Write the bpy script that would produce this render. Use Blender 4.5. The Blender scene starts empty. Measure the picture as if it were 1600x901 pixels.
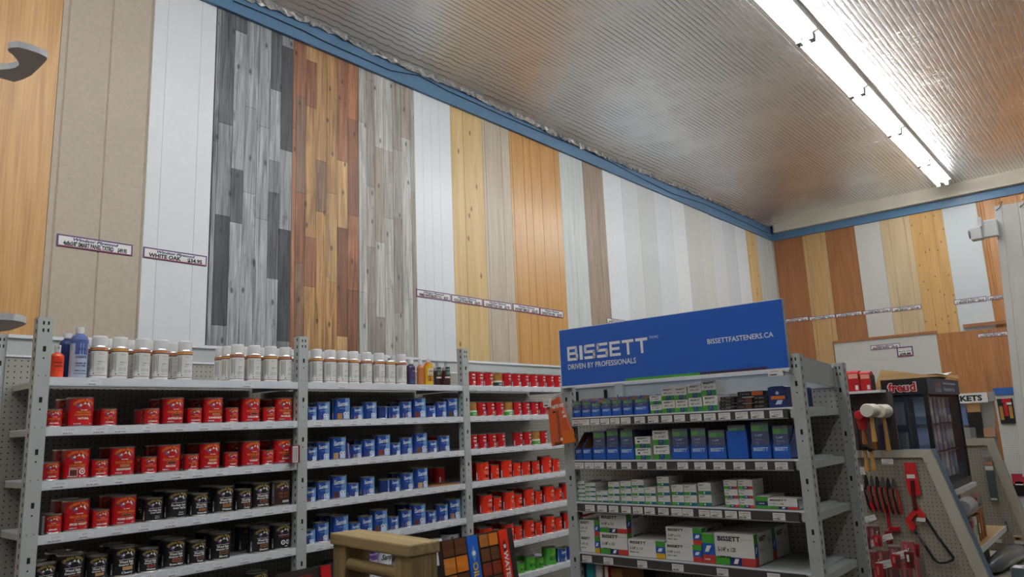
import bpy, math, random
from mathutils import Vector, Matrix
R = random.Random(7)
SC = bpy.context.scene
COL = SC.collection

# ---------------------------------------------------------------- camera, light, exposure
CAMZ = 1.61
FPX, YAW, PIT, ROL = 1148.29, 0.70032165, 0.18540413, -0.04239372
FW = Vector((math.cos(PIT)*math.cos(YAW), math.cos(PIT)*math.sin(YAW), math.sin(PIT)))
RT = Vector((math.sin(YAW), -math.cos(YAW), 0))
UP = RT.cross(FW)
RT, UP = RT*math.cos(ROL)+UP*math.sin(ROL), -RT*math.sin(ROL)+UP*math.cos(ROL)
EYE = Vector((0, 0, CAMZ))
cd = bpy.data.cameras.new('camera'); cam = bpy.data.objects.new('camera', cd); COL.objects.link(cam)
cd.sensor_fit = 'HORIZONTAL'; cd.sensor_width = 36; cd.lens = FPX*36/1600; cd.clip_start = .05
cam.matrix_world = Matrix(((RT.x, UP.x, -FW.x, 0), (RT.y, UP.y, -FW.y, 0), (RT.z, UP.z, -FW.z, CAMZ), (0, 0, 0, 1)))
SC.camera = cam
w = bpy.data.worlds.new('world'); SC.world = w; w.use_nodes = True
w.node_tree.nodes['Background'].inputs[0].default_value = (.9, .95, 1, 1)
w.node_tree.nodes['Background'].inputs[1].default_value = .05
SC.view_settings.view_transform = 'Standard'; SC.view_settings.look = 'None'
SC.view_settings.gamma = 1; SC.view_settings.use_curve_mapping = False
SC.view_settings.exposure = 0.18
TUBE_POWER = 36.0
SC.cycles.max_bounces = 7; SC.cycles.diffuse_bounces = 4; SC.cycles.glossy_bounces = 4
SC.cycles.sample_clamp_indirect = 6.0

def ray(x, y): return FW + RT*((x-800)/FPX) - UP*((y-450.5)/FPX)
def RX(x, y, X): d = ray(x, y); return EYE + d*(X/d.x)
def RY(x, y, Y): d = ray(x, y); return EYE + d*(Y/d.y)
def RZ(x, y, Z): d = ray(x, y); return EYE + d*((Z-CAMZ)/d.z)
def proj(p):
    q = Vector(p)-EYE; z = q.dot(FW); return 800+FPX*q.dot(RT)/z, 450.5-FPX*q.dot(UP)/z
def x_at(px, Y, z):
    py = 700
    for _ in range(4):
        X = RY(px, py, Y).x; py = proj((X, Y, z))[1]
    return X
def y_at(px, X, z):
    py = 700
    for _ in range(4):
        Y = RX(px, py, X).y; py = proj((X, Y, z))[1]
    return Y

# ---------------------------------------------------------------- materials
def srgb(*c): return tuple(((v/255)/12.92 if v/255 <= .04045 else ((v/255+.055)/1.055)**2.4) for v in c)
MATS = {}
def node_mat(name):
    m = bpy.data.materials.new(name); m.use_nodes = True; nt = m.node_tree
    return m, nt, nt.nodes['Principled BSDF'], nt.nodes.new, nt.links.new
def pm(name, rgb, rough=.5, metal=0, emit=None, var=0.0, scale=30, bump=0, alpha=None, trans=0):
    if name in MATS: return MATS[name]
    m, nt, b, N, L = node_mat(name)
    c = (*srgb(*rgb), 1)
    b.inputs['Base Color'].default_value = c; b.inputs['Roughness'].default_value = rough; b.inputs['Metallic'].default_value = metal
    if trans: b.inputs['Transmission Weight'].default_value = trans
    if alpha is not None: b.inputs['Alpha'].default_value = alpha
    if emit: b.inputs['Emission Color'].default_value = (*emit[0], 1); b.inputs['Emission Strength'].default_value = emit[1]
    if var or bump:
        tc = N('ShaderNodeTexCoord'); n = N('ShaderNodeTexNoise'); n.inputs['Scale'].default_value = scale; n.inputs['Detail'].default_value = 5
        L(tc.outputs['Object'], n.inputs['Vector'])
        if var:
            r = N('ShaderNodeValToRGB'); r.color_ramp.elements[0].position = .3; r.color_ramp.elements[1].position = .7
            r.color_ramp.elements[0].color = (*[v*(1-var) for v in c[:3]], 1); r.color_ramp.elements[1].color = (*[min(1, v*(1+var)) for v in c[:3]], 1)
            L(n.outputs['Fac'], r.inputs[0]); L(r.outputs[0], b.inputs['Base Color'])
        if bump:
            bp = N('ShaderNodeBump'); bp.inputs['Strength'].default_value = bump; bp.inputs['Distance'].default_value = .002
            L(n.outputs['Fac'], bp.inputs['Height']); L(bp.outputs[0], b.inputs['Normal'])
    MATS[name] = m; return m

def wood(name, dark, light, grain=1.0, rough=.45, knots=0, axis='Z', off=0.0, attr=False, spots=0.0, contrast=1.0, knotcol=(70, 40, 15)):
    """grain runs along AXIS; ATTR multiplies by the plank colour stored per face"""
    if name in MATS: return MATS[name]
    m, nt, b, N, L = node_mat(name)
    tc = N('ShaderNodeTexCoord'); mp = N('ShaderNodeMapping'); L(tc.outputs['Object'], mp.inputs[0])
    sc = [9*grain]*3; sc['XYZ'.index(axis)] = .55*grain
    mp.inputs['Scale'].default_value = sc; mp.inputs['Location'].default_value = (off, off*.7, off*1.3)
    n1 = N('ShaderNodeTexNoise'); n1.inputs['Scale'].default_value = 1.6; n1.inputs['Detail'].default_value = 8; n1.inputs['Distortion'].default_value = 1.2
    L(mp.outputs[0], n1.inputs['Vector'])
    mp2 = N('ShaderNodeMapping'); L(tc.outputs['Object'], mp2.inputs[0])
    s2 = [110]*3; s2['XYZ'.index(axis)] = 2.5; mp2.inputs['Scale'].default_value = s2; mp2.inputs['Location'].default_value = (off, off, off)
    n2 = N('ShaderNodeTexNoise'); n2.inputs['Scale'].default_value = 1.0; n2.inputs['Detail'].default_value = 4
    L(mp2.outputs[0], n2.inputs['Vector'])
    mx = N('ShaderNodeMath'); mx.operation = 'MULTIPLY_ADD'; mx.inputs[1].default_value = .45; L(n2.outputs['Fac'], mx.inputs[0])
    sb = N('ShaderNodeMath'); sb.operation = 'MULTIPLY'; sb.inputs[1].default_value = .62; L(n1.outputs['Fac'], sb.inputs[0]); L(sb.outputs[0], mx.inputs[2])
    r = N('ShaderNodeValToRGB'); r.color_ramp.elements[0].position = .53-.17/contrast; r.color_ramp.elements[1].position = .53+.15/contrast
    r.color_ramp.elements[0].color = (*srgb(*dark), 1); r.color_ramp.elements[1].color = (*srgb(*light), 1)
    L(mx.outputs[0], r.inputs[0]); out = r.outputs[0]
    def mix(kind, a, bcol, fac):
        q = N('ShaderNodeMix'); q.data_type = 'RGBA'; q.blend_type = kind
        if isinstance(fac, float): q.inputs[0].default_value = fac
        else: L(fac, q.inputs[0])
        L(a, q.inputs[6])
        if isinstance(bcol, tuple): q.inputs[7].default_value = bcol
        else: L(bcol, q.inputs[7])
        return q.outputs[2]
    if attr:
        a = N('ShaderNodeAttribute'); a.attribute_name = 'plank'; out = mix('MULTIPLY', out, a.outputs['Color'], 1.0)
    if knots:
        mk = N('ShaderNodeMapping'); L(tc.outputs['Object'], mk.inputs[0]); k = [6.5*knots**.5, 1, 3.2*knots**.5]
        if axis == 'Z' and name.endswith('_y'): k = [1, 6.5*knots**.5, 3.2*knots**.5]
        mk.inputs['Scale'].default_value = k; mk.inputs['Location'].default_value = (off*3, 0.5, off)
        v = N('ShaderNodeTexVoronoi'); v.voronoi_dimensions = '2D'; v.inputs['Scale'].default_value = 1; v.inputs['Randomness'].default_value = 1
        sx = N('ShaderNodeSeparateXYZ'); cx = N('ShaderNodeCombineXYZ'); L(mk.outputs[0], sx.inputs[0]); L(sx.outputs[0], cx.inputs[0]); L(sx.outputs[2], cx.inputs[1]); L(cx.outputs[0], v.inputs['Vector'])
        mr = N('ShaderNodeMapRange'); mr.inputs[1].default_value = .035; mr.inputs[2].default_value = .075; mr.inputs[3].default_value = .8; mr.inputs[4].default_value = 0
        L(v.outputs['Distance'], mr.inputs[0]); out = mix('MIX', out, (*srgb(*knotcol), 1), mr.outputs[0])
    if spots:
        mk = N('ShaderNodeMapping'); L(tc.outputs['Object'], mk.inputs[0]); mk.inputs['Scale'].default_value = (14, 14, 4)
        n3 = N('ShaderNodeTexNoise'); n3.inputs['Scale'].default_value = 1.3; n3.inputs['Detail'].default_value = 9; n3.inputs['Roughness'].default_value = .7; L(mk.outputs[0], n3.inputs['Vector'])
        mr = N('ShaderNodeMapRange'); mr.inputs[1].default_value = .58; mr.inputs[2].default_value = .72; mr.inputs[3].default_value = 0; mr.inputs[4].default_value = spots
        L(n3.outputs['Fac'], mr.inputs[0]); out = mix('MIX', out, (*srgb(40, 36, 34), 1), mr.outputs[0])
    L(out, b.inputs['Base Color']); b.inputs['Roughness'].default_value = rough
    bp = N('ShaderNodeBump'); bp.inputs['Strength'].default_value = .12; bp.inputs['Distance'].default_value = .001
    L(n2.outputs['Fac'], bp.inputs['Height']); L(bp.outputs[0], b.inputs['Normal'])
    MATS[name] = m; return m

def pegboard(name, rgb, axes, pitch=.0254, rad=.0032, rough=.6):
    """a board with a square grid of punched holes; AXES are the two object axes it spreads along"""
    if name in MATS: return MATS[name]
    m, nt, b, N, L = node_mat(name)
    tc = N('ShaderNodeTexCoord'); sp = N('ShaderNodeSeparateXYZ'); L(tc.outputs['Object'], sp.inputs[0])
    sq = []
    for ax in axes:
        d = N('ShaderNodeMath'); d.operation = 'DIVIDE'; d.inputs[1].default_value = pitch; L(sp.outputs[ax], d.inputs[0])
        f = N('ShaderNodeMath'); f.operation = 'FRACT'; L(d.outputs[0], f.inputs[0])
        s = N('ShaderNodeMath'); s.operation = 'SUBTRACT'; s.inputs[1].default_value = .5; L(f.outputs[0], s.inputs[0])
        p = N('ShaderNodeMath'); p.operation = 'MULTIPLY'; L(s.outputs[0], p.inputs[0]); L(s.outputs[0], p.inputs[1]); sq.append(p)
    ad = N('ShaderNodeMath'); L(sq[0].outputs[0], ad.inputs[0]); L(sq[1].outputs[0], ad.inputs[1])
    lt = N('ShaderNodeMath'); lt.operation = 'LESS_THAN'; lt.inputs[1].default_value = (rad/pitch)**2; L(ad.outputs[0], lt.inputs[0])
    q = N('ShaderNodeMix'); q.data_type = 'RGBA'; L(lt.outputs[0], q.inputs[0])
    q.inputs[6].default_value = (*srgb(*rgb), 1); q.inputs[7].default_value = (.004, .004, .004, 1)
    L(q.outputs[2], b.inputs['Base Color']); b.inputs['Roughness'].default_value = rough
    MATS[name] = m; return m

def foil(name):
    """foil-faced insulation: fine straight creases along the room, broken up and crossed by short wrinkles, with seams between rolls"""
    m, nt, b, N, L = node_mat(name)
    b.inputs['Metallic'].default_value = 1; b.inputs['Roughness'].default_value = .3
    tc = N('ShaderNodeTexCoord'); P = tc.outputs['Object']
    def mapped(scale, rot=0):
        mp = N('ShaderNodeMapping'); L(P, mp.inputs[0]); mp.inputs['Scale'].default_value = scale; mp.inputs['Rotation'].default_value = (0, 0, math.radians(rot)); return mp.outputs[0]
    def noise(v, scale, det=3, ro=.5):
        n = N('ShaderNodeTexNoise'); n.inputs['Scale'].default_value = scale; n.inputs['Detail'].default_value = det; n.inputs['Roughness'].default_value = ro; L(v, n.inputs['Vector']); return n.outputs['Fac']
    def wave(v, d, sc, dist, dsc):
        w_ = N('ShaderNodeTexWave'); w_.bands_direction = d; w_.inputs['Scale'].default_value = sc; w_.inputs['Distortion'].default_value = dist; w_.inputs['Detail'].default_value = 3; w_.inputs['Detail Scale'].default_value = dsc; L(v, w_.inputs['Vector'])
        q = N('ShaderNodeMath'); q.operation = 'POWER'; q.inputs[1].default_value = .22; L(w_.outputs['Fac'], q.inputs[0]); return q.outputs[0]
    def math2(op, a, c):
        q = N('ShaderNodeMath'); q.operation = op
        for k, x in enumerate((a, c)):
            if isinstance(x, (int, float)): q.inputs[k].default_value = x
            else: L(x, q.inputs[k])
        return q.outputs[0]
    def rng(a, lo, hi, o0, o1):
        q = N('ShaderNodeMapRange'); L(a, q.inputs[0])
        for k, x in zip((1, 2, 3, 4), (lo, hi, o0, o1)): q.inputs[k].default_value = x
        return q.outputs[0]
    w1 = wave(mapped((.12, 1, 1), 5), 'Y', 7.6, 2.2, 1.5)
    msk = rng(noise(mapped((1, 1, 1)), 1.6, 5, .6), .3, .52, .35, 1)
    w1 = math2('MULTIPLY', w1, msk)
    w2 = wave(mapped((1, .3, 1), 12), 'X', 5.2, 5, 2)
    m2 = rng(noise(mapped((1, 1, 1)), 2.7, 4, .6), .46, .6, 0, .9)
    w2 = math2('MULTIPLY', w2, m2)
    fine = math2('MULTIPLY', noise(mapped((.5, 1, 1)), 60, 6, .7), 1.3)
    soft = math2('MULTIPLY', noise(mapped((1, 1, 1)), 9, 3), .8)
    sp = N('ShaderNodeSeparateXYZ'); L(P, sp.inputs[0])
    fr = N('ShaderNodeMath'); fr.operation = 'FRACT'; L(math2('DIVIDE', math2('ADD', sp.outputs[0], math2('MULTIPLY', noise(mapped((1, 1, 1)), 2), .08)), 1.3), fr.inputs[0])
    seam = math2('MULTIPLY', rng(fr.outputs[0], 0, .025, 1, 0), 1.2)
    h = math2('ADD', math2('ADD', math2('ADD', w1, w2), math2('ADD', fine, soft)), seam)
    bp = N('ShaderNodeBump'); bp.inputs['Strength'].default_value = .85; bp.inputs['Distance'].default_value = .0032; L(h, bp.inputs['Height']); L(bp.outputs[0], b.inputs['Normal'])
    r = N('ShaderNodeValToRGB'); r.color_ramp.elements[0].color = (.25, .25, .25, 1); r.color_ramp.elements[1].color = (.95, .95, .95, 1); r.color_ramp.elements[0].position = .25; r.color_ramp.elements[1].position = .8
    inv = math2('SUBTRACT', 1.0, math2('MULTIPLY', math2('SUBTRACT', msk, w1), .9)); L(inv, r.inputs[0]); L(r.outputs[0], b.inputs['Base Color'])  # base colour darkened along creases, shade painted into the foil
    return m

# ---------------------------------------------------------------- mesh builder
class MB:
    def __init__(s): s.v = []; s.f = []; s.m = []; s.sm = []; s.c = []; s.mats = []; s.tone = None
    def mi(s, mat):
        if mat not in s.mats: s.mats.append(mat)
        return s.mats.index(mat)
    def add(s, vs, fs, mat, smooth=False):
        o = len(s.v); s.v += [tuple(p) for p in vs]; k = s.mi(mat)
        for f in fs: s.f.append([i+o for i in f]); s.m.append(k); s.sm.append(smooth); s.c.append(s.tone)
        return s
    def box(s, a, b, mat, M=None, faces=None):
        (x0, y0, z0), (x1, y1, z1) = [min(p, q) for p, q in zip(a, b)], [max(p, q) for p, q in zip(a, b)]
        vs = [(x0, y0, z0), (x1, y0, z0), (x1, y1, z0), (x0, y1, z0), (x0, y0, z1), (x1, y0, z1), (x1, y1, z1), (x0, y1, z1)]
        if M: vs = [M @ Vector(p) for p in vs]
        fs = [(0, 3, 2, 1), (4, 5, 6, 7), (0, 1, 5, 4), (1, 2, 6, 5), (2, 3, 7, 6), (3, 0, 4, 7)]
        return s.add(vs, fs, mat)
    def prism(s, pts, d, mat, side=None, smooth=False, top=None):
        """closed polygon of 3D points pushed along vector d"""
        n = len(pts); d = Vector(d); vs = [Vector(p) for p in pts]+[Vector(p)+d for p in pts]
        s.add(vs, [tuple(range(n))[::-1]], mat); s.add(vs, [tuple(range(n, 2*n))], top or mat)
        s.add(vs, [(i, (i+1) % n, n+(i+1) % n, n+i) for i in range(n)], side or mat, smooth); return s
    def lathe(s, prof, mat, seg=24, M=None, mats=None, smooth=True):
        vs = []
        for r, z in prof:
            for i in range(seg): a = 2*math.pi*i/seg; vs.append(Vector((r*math.cos(a), r*math.sin(a), z)))
        if M: vs = [M @ p for p in vs]
        for j in range(len(prof)-1):
            fs = [(j*seg+i, j*seg+(i+1) % seg, (j+1)*seg+(i+1) % seg, (j+1)*seg+i) for i in range(seg)]
            mm = mats[j] if mats else mat
            o = len(s.v)
            s.add([vs[k] for k in range(j*seg, (j+2)*seg)], [[q-j*seg for q in f] for f in fs], mm, smooth)
        return s
    def disc(s, r, z, mat, seg=24, M=None):
        vs = [Vector((r*math.cos(2*math.pi*i/seg), r*math.sin(2*math.pi*i/seg), z)) for i in range(seg)]
        if M: vs = [M @ p for p in vs]
        return s.add(vs, [tuple(range(seg))], mat)
    def tube(s, pts, r, mat, seg=10, cap=True):
        pts = [Vector(p) for p in pts]; vs = []; n = len(pts); u = None
        for i, p in enumerate(pts):
            t = (pts[min(i+1, n-1)]-pts[max(i-1, 0)]).normalized()
            if u is None: u = t.orthogonal().normalized()
            u = (u-t*u.dot(t)).normalized(); w2 = t.cross(u); rr = r[i] if isinstance(r, (list, tuple)) else r
            for k in range(seg): a = 2*math.pi*k/seg; vs.append(p+u*rr*math.cos(a)+w2*rr*math.sin(a))
        fs = [(j*seg+i, j*seg+(i+1) % seg, (j+1)*seg+(i+1) % seg, (j+1)*seg+i) for j in range(n-1) for i in range(seg)]
        s.add(vs, fs, mat, True)
        if cap: s.add(vs, [tuple(range(seg))[::-1], tuple(range((n-1)*seg, n*seg))], mat)
        return s
    def mesh(s, name):
        me = bpy.data.meshes.new(name); me.from_pydata(s.v, [], s.f)
        for m in s.mats: me.materials.append(m)
        me.polygons.foreach_set('material_index', s.m); me.polygons.foreach_set('use_smooth', s.sm)
        if any(c is not None for c in s.c):
            at = me.color_attributes.new('plank', 'FLOAT_COLOR', 'CORNER'); buf = []
            for p, c in zip(me.polygons, s.c): buf += list((*(c or (1, 1, 1)), 1))*p.loop_total
            at.data.foreach_set('color', buf)
        me.update(); return me
    def build(s, name, parent=None, loc=None, bevel=0):
        o = bpy.data.objects.new(name, s.mesh(name)); COL.objects.link(o)
        if parent: o.parent = parent
        if loc is not None: o.location = loc
        if bevel:
            b = o.modifiers.new('b', 'BEVEL'); b.width = bevel; b.segments = 2; b.limit_method = 'ANGLE'; b.angle_limit = .6
        return o

USED = {}
def tag(o, label, cat, group=None, kind=None):
    n = len(label.replace(',', ' ').split())
    if n > 16 or n < 4: print('LABEL WORDS', n, label)
    if label in USED: print('LABEL TWICE', label)
    USED[label] = 1
    o['label'] = label; o['category'] = cat
    if group: o['group'] = group
    if kind: o['kind'] = kind
    return o
def empty(name, loc=(0, 0, 0), rz=0):
    o = bpy.data.objects.new(name, None); COL.objects.link(o); o.location = loc; o.rotation_euler = (0, 0, rz); o.empty_display_size = .05; return o
def struct(o): o['kind'] = 'structure'; return o
ORD = 'first second third fourth fifth sixth seventh eighth ninth tenth eleventh twelfth thirteenth fourteenth fifteenth sixteenth'.split()

# ---------------------------------------------------------------- flat printing (lettering, emblems, swatches)
_TX = {}
def text2d(s, bold=0.0, shear=0.0):
    k = (s, bold, shear)
    if k not in _TX:
        c = bpy.data.curves.new('lettering', 'FONT'); c.body = s; c.size = 1; c.offset = bold; c.shear = shear; c.resolution_u = 2
        o = bpy.data.objects.new('lettering', c); me = o.to_mesh()
        vs = [(v.co.x/.729, v.co.y/.729) for v in me.vertices]; fs = [tuple(p.vertices) for p in me.polygons]
        o.to_mesh_clear(); bpy.data.objects.remove(o); bpy.data.curves.remove(c)
        if vs:
            x0 = min(v[0] for v in vs); x1 = max(v[0] for v in vs); vs = [(v[0]-x0, v[1]) for v in vs]; wd = x1-x0
        else: wd = 0
        _TX[k] = (vs, fs, wd)
    return _TX[k]
class Print:
    def __init__(s): s.e = []
    def raw(s, vs, fs, mat, lay=1): s.e.append((vs, fs, mat, lay)); return s
    def rect(s, u0, v0, u1, v1, mat, lay=1):
        n = max(1, int(abs(u1-u0)/.012)); vs = []
        for i in range(n+1): u = u0+(u1-u0)*i/n; vs += [(u, v0), (u, v1)]
        return s.raw(vs, [(2*i, 2*i+2, 2*i+3, 2*i+1) for i in range(n)], mat, lay)
    def poly(s, pts, mat, lay=1): return s.raw(list(pts), [tuple(range(len(pts)))], mat, lay)
    def disc(s, cx, cy, r, mat, lay=1, n=14): return s.poly([(cx+r*math.cos(2*math.pi*i/n), cy+r*math.sin(2*math.pi*i/n)) for i in range(n)], mat, lay)
    def ring(s, cx, cy, r0, r1, mat, lay=1, n=16):
        vs = []
        for i in range(n): a = 2*math.pi*i/n; vs += [(cx+r0*math.cos(a), cy+r0*math.sin(a)), (cx+r1*math.cos(a), cy+r1*math.sin(a))]
        return s.raw(vs, [(2*i, 2*i+1, (2*i+3) % (2*n), (2*i+2) % (2*n)) for i in range(n)], mat, lay)
    def frame(s, u0, v0, u1, v1, t, mat, lay=1):
        return s.rect(u0, v0, u1, v0+t, mat, lay).rect(u0, v1-t, u1, v1, mat, lay).rect(u0, v0+t, u0+t, v1-t, mat, lay).rect(u1-t, v0+t, u1, v1-t, mat, lay)
    def text(s, t, cx, v, h, mat, width=None, bold=.0, shear=0, lay=2, rot=0, align='c'):
        vs, fs, wd = text2d(t, bold, shear); kx = h
        if width is not None and wd > 0: kx = width/wd
        o = -wd*kx/2 if align == 'c' else (0 if align == 'l' else -wd*kx)
        q = [(o+x*kx, y*h) for x, y in vs]
        if rot: c, sn = math.cos(rot), math.sin(rot); q = [(x*c-y*sn, x*sn+y*c) for x, y in q]
        return s.raw([(cx+x, v+y) for x, y in q], fs, mat, lay)
    def arc(s, t, cx, cy, rad, h, mat, lay=2, span=None, bold=.02):
        vs, fs, wd = text2d(t, bold, 0); k = h if span is None else span*rad/wd
        q = []
        for x, y in vs: a = math.pi/2-(x-wd/2)*k/rad; rr = rad+y*h; q.append((cx+rr*math.cos(a), cy+rr*math.sin(a)*.9))
        return s.raw(q, fs, mat, lay)
    def bars(s, u0, v0, u1, v1, n, mat, lay=2, seed=1, frac=.5):
        """a barcode, or lines of print too fine to read"""
        q = random.Random(seed); x = u0; st = (u1-u0)/n
        for i in range(n): wd = st*frac*(.5+q.random()); s.rect(x, v0, min(x+wd, u1), v1, mat, lay); x += st
        return s
    def flat(s, mb, o, ux, uy, eps=.0004):
        o = Vector(o); ux = Vector(ux); uy = Vector(uy); n = ux.cross(uy).normalized()
        for vs, fs, mat, lay in s.e: mb.add([o+ux*a+uy*b+n*eps*lay for a, b in vs], fs, mat)
        return mb
    def wrap(s, mb, r, z0=0, eps=.0003):
        for vs, fs, mat, lay in s.e: mb.add([((r+eps*lay)*math.sin(a/r), -(r+eps*lay)*math.cos(a/r), z0+b) for a, b in vs], fs, mat)
        return mb

# colours of inks and plain surfaces
def ink(n, *rgb, rough=.5): return pm('ink_'+n, rgb, rough)
WHITE = ink('white', 238, 238, 236); BLACK = ink('black', 18, 18, 20); GOLD = ink('gold', 222, 150, 40); GREY = ink('grey', 120, 122, 126)
RED = ink('red', 182, 22, 28, rough=.35); ORED = ink('orange_red', 222, 48, 22, rough=.35); DRED = ink('dark_red', 120, 14, 22, rough=.35); BLUE = ink('blue', 36, 72, 152, rough=.35)
LBLUE = ink('light_blue', 100, 146, 196); PALE = ink('pale_blue', 190, 210, 232); GREEN = ink('green', 70, 160, 50); TEAL = ink('teal', 22, 110, 120)
BISB = ink('bissett_blue', 30, 90, 184, rough=.35); NAVY = ink('navy', 22, 42, 104); SIGNP = ink('purple', 74, 46, 120); SIGNR = ink('crimson', 150, 30, 60)
ORANGE = ink('orange', 214, 110, 32); YELL = ink('yellow', 226, 178, 40); BROWN = ink('brown', 96, 52, 26); DKBR = ink('dark_brown', 52, 28, 20); PURP = ink('violet', 110, 84, 150)
TAN = ink('tan', 190, 150, 96); KRAFT = pm('kraft_card', (158, 112, 66), .8, var=.12, scale=60); CARD = pm('white_card', (226, 226, 222), .6); DGREEN = ink('dark_green', 24, 60, 44); OLIVE = ink('olive', 170, 120, 50)
TIN = pm('tinplate', (200, 198, 192), .3, 1); STEEL = pm('painted_steel', (176, 182, 180), .45, var=.04, scale=8); SHELFW = pm('shelf_white', (222, 226, 232), .4, var=.03, scale=12)
DKSTEEL = pm('dark_rail', (62, 62, 62), .5); SLOT = pm('slot_dark', (14, 14, 14), .8); BLACKP = pm('black_plastic', (20, 20, 22), .4); WHITEP = pm('white_plastic', (228, 230, 230), .35)
GREYP = pm('grey_plastic', (150, 152, 154), .4); CLEAR = pm('clear_plastic', (225, 230, 235), .12, alpha=.13); CHROME = pm('chrome', (200, 202, 206), .2, 1)
# ================================================================ the room
WY, WX, CZ = 4.3, 11.77, 4.71
X0, Y0 = -4.0, -8.0
PAINT = pm('wall_paint', (205, 198, 184), .8); FLOORM = pm('floor_tile', (104, 96, 88), .45, var=.08, scale=3)
TRIMB = pm('trim_blue', (84, 122, 156), .4, var=.05, scale=6); FOIL = foil('foil_insulation')
CONC = pm('ceiling_board', (214, 206, 190), .8, var=.05, scale=5)
def slab(n, a, b, m): o = MB().box(a, b, m).build(n); struct(o); return o
slab('floor', (X0, Y0, -.1), (WX, WY, 0), FLOORM)
slab('wall_left', (X0, WY, 0), (WX+.1, WY+.1, CZ+.1), PAINT)
slab('wall_end', (WX, Y0, 0), (WX+.1, WY, CZ+.1), PAINT)
DIM = pm('low_bounce_wall', (116, 112, 108), .8)  # unseen walls, darkened to cut bounced light
slab('wall_back', (X0-.1, Y0, 0), (X0, WY, CZ+.1), DIM)
slab('wall_right', (X0, Y0-.1, 0), (WX, Y0, CZ+.1), DIM)
# foil-faced insulation: flat overhead, sagging and crumpled where it meets the long wall
edge = [(p.x, p.z) for p in (RY(x, y, 4.25) for x, y in ((385, 0), (500, 45), (603, 94), (750, 156), (906, 231), (996, 268), (1093, 307), (1190, 349)))]
def edge_z(x):
    if x <= edge[0][0]: return edge[0][1]
    for (a, za), (b, zb) in zip(edge, edge[1:]):
        if x <= b: return za+(zb-za)*(x-a)/(b-a)
    return edge[-1][1]
mb = MB(); xs = [X0]+[-.5+i*.035 for i in range(int((WX-.25+.5)/.035))]+[WX-.14]
ys = [Y0, -2, 1, 2.5, 3.3, 3.6, 3.8, 3.92, 4.02, 4.09, 4.14, 4.18, 4.215, 4.235, 4.25]
vs = []
for i, x in enumerate(xs):
    ze = edge_z(x)
    for j, y in enumerate(ys):
        t = max(0, (y-3.5)/.75); k = min(1, t)**4; z = CZ-(CZ-ze)*k
        if y > 3.9: z += R.uniform(-.006, .006)*(1+.8*(y > 4.2)); 
        if j == len(ys)-1: z += R.uniform(-.002, .01)
        vs.append((x, y+(R.uniform(-.008, .008) if y > 4.05 else 0), z))
n = len(ys)
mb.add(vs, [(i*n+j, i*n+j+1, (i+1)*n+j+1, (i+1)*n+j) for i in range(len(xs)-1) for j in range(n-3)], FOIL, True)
mb.add(vs, [(i*n+j, i*n+j+1, (i+1)*n+j+1, (i+1)*n+j) for i in range(len(xs)-1) for j in range(n-3, n-1)], pm('foil_cut_edge_glint', (214, 212, 208), .5, .35, var=.35, scale=60, bump=.6))  # paler cut edge, with crinkle glints painted into its colour
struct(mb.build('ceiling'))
slab('roof', (X0, Y0, CZ+.05), (WX, WY, CZ+.1), PAINT)
slab('trim_1', (X0, 4.262, RY(463, 60, 4.262).z), (WX, WY, 4.66), TRIMB)
slab('trim_2', (WX-.04, Y0, 4.41), (WX, 4.262, 4.525), TRIMB)
slab('trim_3', (WX-.14, Y0, 4.525), (WX, 4.2, 4.71), CONC)
# the thin black cable stapled along the blue trim
pts = []
for x, y in ((365, 1), (420, 24), (470, 46), (510, 66), (560, 88), (610, 110), (655, 118), (700, 142), (745, 162), (800, 187), (850, 208), (905, 230), (960, 256), (1000, 277), (1050, 302), (1100, 318), (1140, 336), (1200, 364)):
    pts.append(RY(x, y, 4.256))
q = MB().tube(pts, .004, BLACKP, 6).build('cable'); tag(q, 'thin black cable sagging along the blue trim under the foil ceiling', 'cable')

# ---------------------------------------------------------------- fluorescent strips
TUBE = pm('lamp_tube', (255, 255, 255), .4, emit=((.98, .99, 1.0), TUBE_POWER)); HOUSE = pm('lamp_housing', (222, 222, 216), .4)
def fixture_meshes(L):
    h = MB(); h.prism([(0, -.105, .05), (0, .105, .05), (0, .105, .012), (0, .05, -.012), (0, -.05, -.012), (0, -.105, .012)], (L, 0, 0), HOUSE)
    t = MB().tube([(.035, 0, 0), (L-.035, 0, 0)], .019, TUBE, 8)
    s = MB()
    s.box((0, -.02, -.028), (.03, .02, .05), pm('holder_grey', (120, 120, 118), .5))
    return h.mesh('housing'), t.mesh('tube'), s.mesh('lamp_holder')
FXM = {}
def fixture(x, y, L, label):
    if round(L, 3) not in FXM: FXM[round(L, 3)] = fixture_meshes(L)
    h, t, s = FXM[round(L, 3)]
    r = bpy.data.objects.new('fluorescent_light', h); COL.objects.link(r); r.location = (x, y, CZ-.051)
    for dy in (-.05, .05):
        c = bpy.data.objects.new('tube', t); COL.objects.link(c); c.parent = r; c.location = (0, dy, -.042)
        for dx in (.002, L-.032): c = bpy.data.objects.new('lamp_holder', s); COL.objects.link(c); c.parent = r; c.location = (dx, dy, -.04)
    if label: tag(r, label, 'light', 'fluorescent strips end to end')
    return r
ends = [4.42, 5.86, 7.28, 8.68, 10.1, 11.25]
nm = ['strip light farthest from the end wall', 'strip light fourth from the end wall', 'strip light third from the end wall', 'strip light second from the end wall', 'strip light closest to the end wall']
for k in range(5): fixture(ends[k], 1.68, ends[k+1]-ends[k]-.012, 'lit twin-tube fluorescent '+nm[k]+', under the foil')
k = 0
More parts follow.
